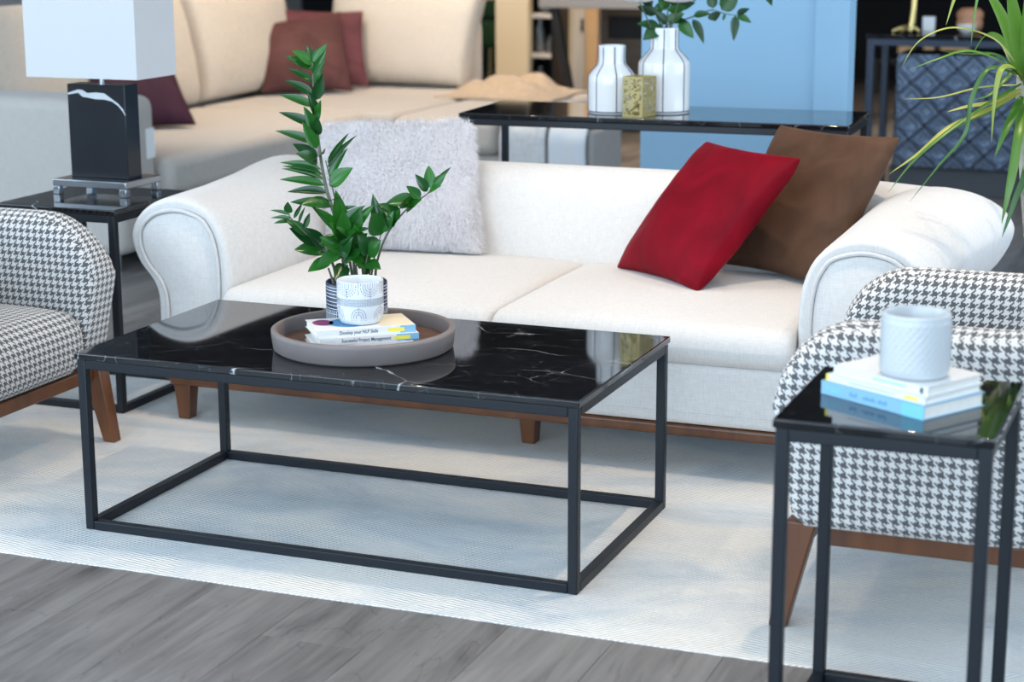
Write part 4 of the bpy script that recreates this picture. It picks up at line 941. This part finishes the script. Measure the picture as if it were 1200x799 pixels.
branch([(786, 28, 0), (800, 24, 0), (816, 19, 0), (836, 12, 0), (852, 16, .0), (866, 18, 0)], [(800, 24, 0, 815, 41, .03, .045), (815, 22, 0, 829, 46, .03, .035), (816, 18, 0, 834, 14, .02, .03), (838, 14, 0, 842, 24, 0, .05), (838, 10, 0, 836, -10, 0, .04), (852, 16, 0, 850, 24, 0, .012), (848, 12, 0, 866, -8, .02, .06), (864, 18, 0, 862, 44, .03, .032), (866, 18, 0, 882, 24, .02, .028), (866, 17, 0, 880, 9, .0, .026)])
branch([(786, 26, -.02), (812, 6, -.02), (850, -22, -.03), (885, -26, -.03), (900, -12, -.03)], [(900, -12, -.03, 906, 8, -.02, .03), (885, -26, -.03, 870, -44, 0, .04), (850, -22, -.03, 862, 6, 0, .045), (830, -10, -.03, 838, -34, 0, .05)])
branch([(778, 28, .01), (768, 8, .02), (760, -14, .02)], [(778, 28, .02, 758, 42, .05, .055), (776, 30, .02, 752, 24, .04, .04), (772, 16, .02, 752, 6, .03, .04), (770, 14, .02, 784, 2, .05, .04), (768, 6, .02, 752, -6, .02, .05)])
branch([(784, 28, .02), (786, 6, .03), (788, -16, .03)], [(784, 26, .03, 772, 12, .06, .04), (785, 24, .03, 802, 14, .05, .04), (786, 12, .03, 806, 6, .04, .04), (786, 10, .03, 774, -2, .06, .035), (786, 4, .03, 800, -8, .04, .045)])
branch([(790, 28, -.01), (798, 10, -.02), (804, -10, -.03)], [(792, 24, 0, 806, 22, .03, .03), (798, 10, 0, 816, 2, .01, .04), (796, 14, 0, 790, -6, .02, .04)])
PET = leaf_mesh('petal', M['petal'], n=5, fold=0.5, curve=-0.35, shape=lambda t: math.sin(PI * min(0.97, t * 0.75 + 0.12)) ** 0.7)
for (px, py, b) in ((796, 2, .07), (752, 2, .06), (776, -14, .03)):
    c = bp2(px, py, b); fl = MB().tube([Vector((0, 0, -0.02)), c * 0.6, c], 0.002, 5).build('flower_stem', M['stem'], bq, smooth=True)
    for ringn, (cnt, tilt, ln) in enumerate(((5, 75, .035), (7, 50, .042), (9, 20, .046), (9, -10, .046))):
        for k in range(cnt):
            a = 2 * PI * k / cnt + ringn * 0.5; d = Vector((math.cos(a) * math.cos(R(tilt)), math.sin(a) * math.cos(R(tilt)), math.sin(R(tilt))))
            nn = Vector((-math.cos(a) * math.sin(R(tilt)), -math.sin(a) * math.sin(R(tilt)), math.cos(R(tilt))))
            instance('petal', PET, fl, frame_matrix(c, d, nn, ln, 0.036))

# ------------------------------------------------------------------ dracaena beside the sofa
DP = Vector((1.975, 1.30, 0.0))
dr = thing('potted_dracaena', 'tall dracaena with long arching narrow leaves beside the sofa arm', 'plant', (DP.x, DP.y, RZ))
MB().lathe([(0.0005, 0.0), (0.09, 0.0), (0.095, 0.005), (0.118, 0.30), (0.118, 0.305), (0.108, 0.305), (0.105, 0.25), (0.0005, 0.25)], 40, cap0=True).build('planter', M['planter'], dr, smooth=True)
MB().lathe([(0.0005, 0.27), (0.1055, 0.268), (0.1045, 0.252), (0.0005, 0.252)], 32).build('soil', M['soil'], dr, smooth=True)
MB().tube([(0, 0, 0.26), (-0.01, 0.0, 0.45), (-0.045, 0.0, 0.7), (-0.07, 0.0, 0.92), (-0.075, 0.0, 1.05)], [0.018, 0.017, 0.016, 0.016, 0.012], 10).build('trunk', M['trunk'], dr, smooth=True)
DS = 0.0021
def dp(px, py, b=0.0): return RT * ((px - 1196) * DS) + UP * (0.975 + (98 - py) * DS / 0.975) + FR * b + Vector((-0.075, 0, 0))
def strap_leaf(pts, w, mat, parent=dr):
    P = catmull([dp(*q) for q in pts], 7); n = len(P); mb = MB(); rows = []
    for i, p in enumerate(P):
        t = i / (n - 1); d = (P[min(n - 1, i + 1)] - P[max(0, i - 1)]).normalized()
        vdir = (CP - (DP + p)).normalized(); nn = (vdir * 0.75 + UP * 0.65); sd = d.cross(nn).normalized(); nn = sd.cross(d)
        ww = 1.25 * w * (0.45 + 0.55 * min(1, t / 0.15)) * max(0.04, 1 - max(0, (t - 0.45) / 0.55) ** 1.6)
        rows.append([p - sd * ww + nn * ww * 0.35, p, p + sd * ww + nn * ww * 0.35])
    mb.rings(rows, closed=False, cap0=False, cap1=False)
    return mb.build('leaf', mat, parent, smooth=True)
G, Yl = M['dleaf'], M['dleafy']
for pts, w, mt in [
    ([(1194, 98, .02), (1150, 120, .06), (1100, 150, .10), (1062, 180, .12), (1034, 216, .12)], .004, G), ([(1194, 108, .02), (1150, 128, .05), (1105, 145, .08), (1070, 172, .10), (1036, 196, .10)], .005, Yl),
    ([(1192, 90, .02), (1160, 70, .06), (1120, 58, .10), (1085, 66, .12), (1052, 78, .12)], .003, G), ([(1192, 80, 0), (1160, 48, .02), (1110, 34, .04), (1070, 48, .05), (1050, 78, .05)], .0022, Yl),
    ([(1194, 96, .03), (1170, 82, .09), (1142, 78, .12), (1124, 110, .13), (1118, 150, .13), (1090, 185, .13), (1058, 226, .13)], .0045, G), ([(1194, 94, .03), (1175, 78, .10), (1156, 78, .13), (1149, 110, .14), (1148, 158, .14)], .006, Yl),
    ([(1194, 112, .03), (1180, 128, .08), (1166, 150, .11), (1155, 176, .12)], .008, G), ([(1196, 120, .03), (1184, 150, .10), (1176, 190, .13), (1170, 220, .14), (1165, 250, .14)], .009, G),
    ([(1198, 130, .02), (1202, 170, .08), (1200, 215, .10), (1196, 268, .10)], .008, G), ([(1198, 128, 0), (1206, 190, .02), (1192, 235, .03), (1180, 275, .03)], .007, G),
    ([(1196, 92, .03), (1184, 60, .07), (1172, 20, .09), (1160, -30, .10)], .017, G), ([(1197, 92, .03), (1194, 50, .08), (1190, 0, .10), (1186, -50, .10)], .019, G), ([(1198, 90, .02), (1206, 40, .05), (1212, -20, .06)], .02, G),
    ([(1196, 84, -.02), (1178, 30, -.05), (1150, -20, -.08)], .012, G), ([(1194, 100, .0), (1150, 104, -.02), (1104, 116, -.04), (1062, 118, -.05)], .002, Yl), ([(1194, 104, .02), (1160, 118, .04), (1128, 122, .06), (1104, 128, .06)], .005, Yl),
    ([(1195, 92, .02), (1165, 66, .02), (1130, 64, .02), (1102, 62, .02)], .003, G), ([(1195, 104, 0), (1170, 130, -.02), (1150, 140, -.04), (1120, 156, -.05)], .003, G), ([(1195, 88, .02), (1180, 84, .05), (1168, 92, .07), (1150, 108, .08), (1132, 112, .09)], .005, G),
    ([(1197, 100, .04), (1192, 90, .10), (1186, 96, .15), (1180, 110, .18)], .008, G), ([(1200, 98, .02), (1240, 90, .05), (1280, 130, .08), (1300, 190, .08)], .009, G), ([(1200, 104, .0), (1236, 120, -.02), (1262, 170, -.04), (1270, 220, -.04)], .008, G),
    ([(1199, 92, .0), (1230, 40, 0), (1260, 10, 0), (1300, 30, 0)], .010, G), ([(1198, 96, -.03), (1190, 60, -.12), (1180, 50, -.22), (1170, 80, -.30)], .008, G), ([(1198, 96, -.03), (1220, 60, -.12), (1240, 60, -.22), (1250, 100, -.30)], .008, G),
    ([(1176, -40, .10), (1150, -30, .12), (1128, -10, .13), (1122, 20, .13), (1120, 52, .13)], .003, G), ([(1190, -30, .08), (1140, -60, .08), (1112, -20, .08), (1096, 30, .08)], .006, Yl)]:
    strap_leaf(pts, w, mt)

# ------------------------------------------------------------------ background: sectional sofa with cushions
sec = thing('sectional_sofa', 'large greige sectional sofa in the back with cream back cushions', 'sofa', (-2.0, 4.5, 0))
def S(x, y): return x + 2.0, y - 4.5
def sbox(name, x0, y0, z0, x1, y1, z1, mat, bev=0.03, segs=4, parent=None):
    a = S(x0, y0); b = S(x1, y1); return box(a[0], a[1], z0, b[0], b[1], z1).build(name, mat, parent or sec, bevel=bev, segs=segs)
sbox('arm', -3.05, 2.74, 0.07, -1.665, 3.02, 0.690, M['sect'], 0.05)
sbox('seat_base', -2.95, 3.025, 0.07, -1.66, 4.88, 0.27, M['sect'], 0.02)
sbox('seat_cushion', -2.6, 3.03, 0.272, -1.615, 4.86, 0.435, M['sect'], 0.05)
sbox('corner_base', -2.95, 4.885, 0.07, -0.92, 6.75, 0.25, M['sect'], 0.02)
sbox('seat_cushion', -2.6, 4.875, 0.252, -1.48, 6.45, 0.435, M['sect'], 0.05)
sbox('seat_cushion', -1.475, 4.84, 0.252, -0.92, 6.45, 0.430, M['sect'], 0.05)
sbox('backrest', -3.06, 3.025, 0.272, -2.75, 6.80, 0.80, M['sect'], 0.06)
sbox('backrest', -2.745, 6.46, 0.272, -1.78, 6.78, 0.80, M['sect'], 0.06)
for (x, y) in ((-2.98, 2.8), (-1.74, 2.8), (-1.0, 4.95), (-1.0, 6.65), (-2.9, 6.65), (-1.72, 3.9), (-1.72, 3.1)):
    a = S(x, y); MB().lathe([(0.02, 0), (0.02, 0.071)], 12, a[0], a[1]).build('leg', M['chrome'], sec, smooth=True)
def spill(name, c, th, mat, **kw):
    mb, n_ = pillow_mesh(c, th, **kw); mb.v = [(v[0] + 2.0, v[1] - 4.5, v[2]) for v in mb.v]; return mb.build(name, mat, sec, smooth=True)
spill('back_cushion', [(-2.60, 4.02, 0.445), (-2.60, 4.86, 0.445), (-2.72, 4.86, 1.02), (-2.72, 4.02, 1.02)][::1], 0.26, M['sectc'], seed=2, ear=0.02, puff=0.2)
spill('back_cushion', [(-2.60, 3.08, 0.445), (-2.60, 3.98, 0.445), (-2.72, 3.98, 1.0), (-2.72, 3.08, 1.0)], 0.26, M['sectc'], seed=3, ear=0.02, puff=0.2)
spill('back_cushion', [(-2.62, 4.95, 0.445), (-2.62, 5.95, 0.445), (-2.74, 5.95, 1.04), (-2.74, 4.95, 1.04)], 0.28, M['sectc'], seed=5, ear=0.02, puff=0.2)
spill('back_cushion', [(-2.52, 6.20, 0.445), (-1.66, 6.20, 0.445), (-1.60, 6.36, 0.985), (-2.52, 6.36, 0.985)], 0.28, M['sectc'], seed=6, ear=0.03, puff=0.2)
a = S(-1.663, 2.93); box(a[0], a[1], 0.44, a[0] + 0.003, a[1] + 0.06, 0.56).build('price_tag', M['tag'], sec)
pillow('mauve_cushion', 'dusky mauve-brown velvet cushion in front of the rose one on the sectional', M['mauve'], [(-2.52, 5.42, 0.452), (-2.12, 5.72, 0.452), (-2.29, 5.93, 0.865), (-2.66, 5.62, 0.80)], 0.17, seed=12, ear=0.08)
pillow('rose_cushion', 'dusty rose velvet cushion behind the mauve one on the sectional', M['pink'], [(-2.50, 5.72, 0.452), (-2.14, 5.96, 0.452), (-2.235, 6.10, 0.86), (-2.64, 5.86, 0.88)], 0.13, seed=13, ear=0.08)
pillow('plum_cushion', 'dark plum velvet cushion behind the arm of the sectional', M['plum'], [(-2.42, 3.66, 0.452), (-2.06, 3.98, 0.452), (-2.33, 4.18, 0.79), (-2.62, 3.95, 0.80)], 0.15, seed=14, ear=0.06)
# throws on the chaise
def cloth(name, label, mat, xs, ys, zf, th, cat='throw'):
    mb = MB(); rows = []
    for i in range(len(xs)): rows.append([(xs[i], ys[j], zf(xs[i], ys[j], i, j)) for j in range(len(ys))])
    mb.rings(rows, closed=False, cap0=False, cap1=False)
    o = mb.build(name, mat, smooth=True, solid=th); return tag(o, label, cat)
def drape(name, label, mat, x0, x1, yb, yf, zt, zdrop, seed, nx=24, fold=0.02):
    """cloth lying on the seat from yb to yf and hanging over the front edge"""
    mb = MB(); rows = []
    Ltop = yb - yf; Ld = zt - zdrop; n = 30
    for i in range(nx + 1):
        x = x0 + (x1 - x0) * i / nx; row = []
        for j in range(n + 1):
            s_ = (Ltop + Ld) * j / n
            if s_ < Ltop: y = yb - s_; z = zt + 0.008 + fold * (0.5 + 0.5 * ncat((x * 6 + seed, y * 5, 0)))
            else: q = s_ - Ltop; y = yf - 0.012 - fold * (0.6 + 0.6 * ncat((x * 9 + seed, 0, 0))) * min(1, q / 0.05); z = zt + 0.004 - q
            row.append((x + 0.05 * (s_ / (Ltop + Ld)) * (x - (x0 + x1) / 2) + 0.01 * ncat((s_ * 7, seed, x)), y, z))
        rows.append(row)
    mb.rings(rows, closed=False, cap0=False, cap1=False)
    return tag(mb.build(name, mat, smooth=True, solid=0.006), label, 'throw')
ot = thing('ottoman', 'dark grey upholstered ottoman with chrome legs beside the sectional', 'ottoman', (-0.655, 5.03, 0))
box(-0.228, -0.22, 0.12, 0.228, 0.22, 0.395).build('seat', M['sectdark'], ot, bevel=0.02, segs=3)
for x in (-0.19, 0.19):
    for y in (-0.18, 0.18): MB().lathe([(0.012, 0), (0.014, 0.121)], 12, x, y).build('leg', M['chrome'], ot, smooth=True)
drape('knit_throw', 'grey-blue knitted throw hanging over the front of the ottoman', M['throw'], -0.885, -0.66, 5.2, 4.805, 0.397, 0.10, 3)
drape('linen_throw', 'pale blue-grey throw beside the knitted one on the ottoman', simple('pale_blue_throw', (0.52, 0.58, 0.64), 0.9), -0.635, -0.455, 5.2, 4.805, 0.397, 0.12, 8, fold=0.03)
cl = MB(); rows = []
for i in range(31):
    t = i / 30; x = -1.62 + 0.66 * t; row = []
    for j in range(15):
        s_ = j / 14; y = 6.30 - 0.62 * s_; e = min(1, 4 * min(t, 1 - t)) * min(1, 4 * min(s_, 1 - s_))
        row.append((x + 0.03 * ncat((y * 4, x, 1)), y + 0.03 * ncat((x * 4, y, 2)), 0.440 + e * (0.05 + 0.12 * abs(ncat((x * 4, y * 4, 5))))))
    rows.append(row)
cl.rings(rows, closed=False, cap0=False, cap1=False)
tag(cl.build('beige_throw', M['throwc'], smooth=True, solid=0.006), 'rumpled beige fur throw lying on the sectional seat', 'throw')

# ------------------------------------------------------------------ background: right console and embossed sideboard
c2 = metal_table('console_table', 'dark navy metal console table standing over the embossed sideboard', 'console table', (0.625, 5.93, 0), 0.92, 0.44, 0.80, tube=0.035, slab=0.02, over=0.006, bottom=False, mat_frame=M['navymetal'])
sb = thing('sideboard', 'blue-grey embossed metal sideboard with diamond relief', 'sideboard', (0.765, 5.99, 0))
box(0, 0.012, 0.14, 0.60, 0.30, 0.704).build('body', M['navymetal'], sb, bevel=0.004)
box(-0.02, 0.02, 0, 0.62, 0.29, 0.14).build('plinth', M['plinth'], sb, bevel=0.004)
# diamond tiles: nested raised rhombus frames
tw, tht = 0.15, 0.141
def diamond_mesh(cx, cz, W_, z0, z1):
    mb = MB()
    lv = [(1.0, 0.0), (0.90, 0.026), (0.82, 0.026), (0.70, 0.0), (0.56, 0.0), (0.47, 0.022), (0.40, 0.022), (0.28, 0.0), (0.03, 0.0)]
    cl_ = lambda x, z: (max(0.0, min(W_, x)), max(z0, min(z1, z)))
    rs = []
    for s_, h in lv:
        rs.append([(cl_(cx + a, cz + b)[0], 0.0118 - h, cl_(cx + a, cz + b)[1]) for a, b in ((0, tht / 2 * s_), (-tw / 2 * s_, 0), (0, -tht / 2 * s_), (tw / 2 * s_, 0))])
    return mb.rings(rs, cap0=False)
for i in range(9):
    for j in range(9):
        if (i + j) % 2: continue
        diamond_mesh(tw / 2 * i, 0.14 + tht / 2 * j, 0.60, 0.14, 0.704).build('embossed_tile', M['emboss'], sb)
# things on the right console
def sc2(px, z): return None
gb = thing('gilded_bird_foot_lamp', 'gilded bird-foot lamp base on the navy console table', 'lamp', (0.80, 6.12, 0.80))
MB().tube([(0.0, 0, 0.012), (0.012, 0, 0.05), (0.018, 0, 0.14), (0.016, 0, 0.30)], [0.018, 0.016, 0.014, 0.013], 10).build('leg', M['gold'], gb, smooth=True)
for a, l in ((PI * 1.05, 0.085), (PI * 1.35, 0.07), (PI * 0.8, 0.07), (0.1, 0.05)):
    MB().tube([(0.0, 0, 0.030), (math.cos(a) * l * .5, math.sin(a) * l * .5, 0.022), (math.cos(a) * l, math.sin(a) * l, 0.007)], [0.013, 0.012, 0.006], 8).build('toe', M['gold'], gb, smooth=True)
MB().lathe([(0.013, 0.30), (0.15, 0.31), (0.11, 0.52), (0.105, 0.52)], 32, cap0=False, cap1=False).build('lamp_shade', M['shade'], gb, smooth=True)
bo = MB().lathe([(0.0005, 0.0), (0.022, 0.0), (0.045, 0.025), (0.052, 0.045), (0.049, 0.045), (0.040, 0.025), (0.0005, 0.008)], 32).build('white_bowl', M['ceramic'], smooth=True, loc=(1.085, 6.10, 0.8003)); tag(bo, 'small white bowl standing on the navy console table', 'bowl')
pv = MB().lathe([(0.0005, 0), (0.04, 0), (0.062, 0.02), (0.066, 0.05), (0.06, 0.062), (0.068, 0.08), (0.064, 0.10), (0.045, 0.118), (0.040, 0.118), (0.03, 0.09), (0.0005, 0.08)], 32).build('peach_vase', M['peach'], smooth=True, loc=(1.075, 6.26, 0.8003)); tag(pv, 'ribbed brown-orange vase behind the white bowl', 'vase')
bx = box(-0.03, -0.02, 0, 0.03, 0.02, 0.075).build('white_card_box', M['tag'], bevel=0.004, loc=(0.875, 6.24, 0.8003)); tag(bx, 'small white box behind the gilded lamp base', 'box')

# ------------------------------------------------------------------ far background
struct(box(-1.985, 7.45, 0, -1.768, 7.53, 1.30).build('column_1', M['creamcol'], bevel=0.004))  # cream column, height cut so the coffee table does not mirror it
# green chair
gc = thing('green_chair', 'dark green velvet chair with thin brass legs far behind the sectional', 'chair', (-2.36, 8.62, 0))
box(-0.26, -0.26, 0.50, 0.26, 0.26, 0.66).build('seat', M['greenfab'], gc, bevel=0.03, segs=3)
box(-0.26, 0.16, 0.66, 0.26, 0.26, 0.80).build('backrest', M['greenfab'], gc, bevel=0.03, segs=3)
for x in (-0.22, 0.22):
    for y in (-0.22, 0.22): MB().tube([(x, y, 0.51), (x * 1.12, y * 1.12, 0.0)], [0.014, 0.009], 8).build('leg', M['gold'], gc, smooth=True)
sdb = thing('wooden_wall_shelf', 'tan wooden shelf board behind the green chair', 'shelf', (-2.75, 9.2, 0))
box(-0.5, 0, 0.74, 0.75, 0.3, 0.84).build('board', M['warmstrip'], sdb, bevel=0.003); box(-0.5, 0, 0, -0.46, 0.3, 0.74).build('side_panel', M['browncab'], sdb); box(0.71, 0, 0, 0.75, 0.3, 0.74).build('side_panel', M['browncab'], sdb)
# dining table with slanted leg
dt = thing('dining_table', 'grey topped dining table with slanted black legs', 'table', (-1.25, 7.6, 0))
box(-0.43, -0.20, 0.825, 0.52, 0.45, 0.895).build('table_top', M['greytop'], dt, bevel=0.004)
for sx_, sgn in ((-0.375, 1), (0.43, -1)):
    for y in (-0.15,):
        MB().hexa([(sx_ + sgn * 0.165 + a_, y + b_, 0) for a_, b_ in ((0, 0), (0.045, 0), (0.045, 0.05), (0, 0.05))], [(sx_ + a_, y + b_, 0.825) for a_, b_ in ((0, 0), (0.045, 0), (0.045, 0.05), (0, 0.05))]).build('leg', M['darkmetal'], dt)
# glass shelf with jars
gs = thing('glass_shelf', 'narrow dark shelf unit with white shelf boards and glass jars', 'shelf', (-1.895, 8.02, 0))
box(-0.09, 0.26, 0, 0.09, 0.28, 1.6).build('back_panel', M['darkwall'], gs)
for z in (0.22, 0.470, 0.725, 0.98): box(-0.09, 0, z, 0.07, 0.26, z + 0.026).build('shelf_board', M['whitecab'], gs, bevel=0.002)
for x in (-0.11, 0.07): box(x, 0, 0, x + 0.02, 0.26, 1.6).build('upright', M['darkmetal'], gs)
jm = None
for k, (x, z, s_, lb) in enumerate(((-0.045, 0.2465, 1.3, 'clear glass jar on the lowest board of the narrow dark shelf unit'), (-0.045, 0.4965, 1.7, 'tall clear glass jar on the middle board of the narrow dark shelf unit'), (0.032, 0.4965, 0.9, 'short clear glass jar on the middle board of the narrow dark shelf unit'), (-0.01, 0.7515, 1.5, 'clear glass jar on the upper board of the narrow dark shelf unit'))):
    j = thing('glass_jar', lb, 'jar', (-1.895 + x, 8.12, z + 0.0005), group='glass jars on the shelf')
    MB().lathe([(0.0005, 0), (0.03, 0), (0.034, 0.01), (0.034, 0.085), (0.024, 0.10), (0.024, 0.11), (0.021, 0.11), (0.021, 0.10), (0.030, 0.085), (0.030, 0.012), (0.0005, 0.006)], 20).build('jar_body', M['glass'], j, smooth=True).scale = (1, 1, s_)
    MB().lathe([(0.0005, 0.11 * s_), (0.025, 0.11 * s_), (0.025, 0.125 * s_), (0.0005, 0.125 * s_)], 20).build('lid', M['chrome'], j, smooth=True)
# white wardrobe
wc = thing('white_cabinet', 'white lacquer cabinet with tan edge panel far behind the vases', 'cabinet', (-1.895, 8.42, 0))
box(0, 0, 0, 0.26, 0.4, 2.1).build('body', M['whitecab'], wc, bevel=0.003)
for x0, x1, mt in ((0.002, 0.072, 'cream'), (0.075, 0.165, 'whitecab'), (0.168, 0.258, 'warmstrip')):
    d_ = box(x0, -0.02, 0.06, x1, -0.0005, 2.08).build('door', M[mt], wc, bevel=0.002)
    if mt == 'whitecab': box(x0 + 0.068, -0.036, 0.625, x0 + 0.083, -0.0205, 0.705).build('handle', M['darkmetal'], d_)
# brown media cabinet with dark niche
bc = thing('brown_cabinet', 'brown wooden media cabinet with a black recessed niche', 'cabinet', (-1.515, 8.10, 0))
mb = MB().box(0, 0, 0.05, 0.05, 0.4, 1.5).box(0.05, 0, 0.05, 1.0, 0.4, 0.60).box(0.05, 0, 0.745, 1.0, 0.4, 1.5).box(0.05, 0.35, 0.60, 1.0, 0.4, 0.745).box(0.36, 0, 0.60, 1.0, 0.35, 0.745)
mb.build('body', M['browncab'], bc)
box(0.052, 0.02, 0.602, 0.358, 0.34, 0.743).build('niche_lining', M['black'], bc)
box(0, 0.03, 0, 1.0, 0.38, 0.05).build('plinth', M['black'], bc)
# pale blocks coloured as distant streaks of warm light in the dark area
for k, (x, w_) in enumerate(((-0.20, 0.11), (0.0, 0.08), (0.13, 0.22))):
    o = box(0, 0, 0, w_, 0.12, 0.09).build('warm_streak', M['warmstrip'], bevel=0.004, loc=(-0.02 + x, 11.6, 0.2603)); tag(o, ('medium pale block standing for a warm light streak on the low black bench', 'smallest pale block standing for a warm light streak on the low black bench', 'longest pale block standing for a warm light streak on the low black bench')[k], 'box', 'warm light streaks on the low bench')
bn = thing('low_bench', 'low black bench standing against the dark back wall', 'bench', (-0.4, 11.45, 0))
box(0, 0, 0.22, 1.2, 0.4, 0.26).build('seat', M['darkmetal'], bn, bevel=0.004)
for x in (0.02, 1.14):
    for y in (0.02, 0.34): box(x, y, 0, x + 0.04, y + 0.04, 0.22).build('leg', M['darkmetal'], bn)
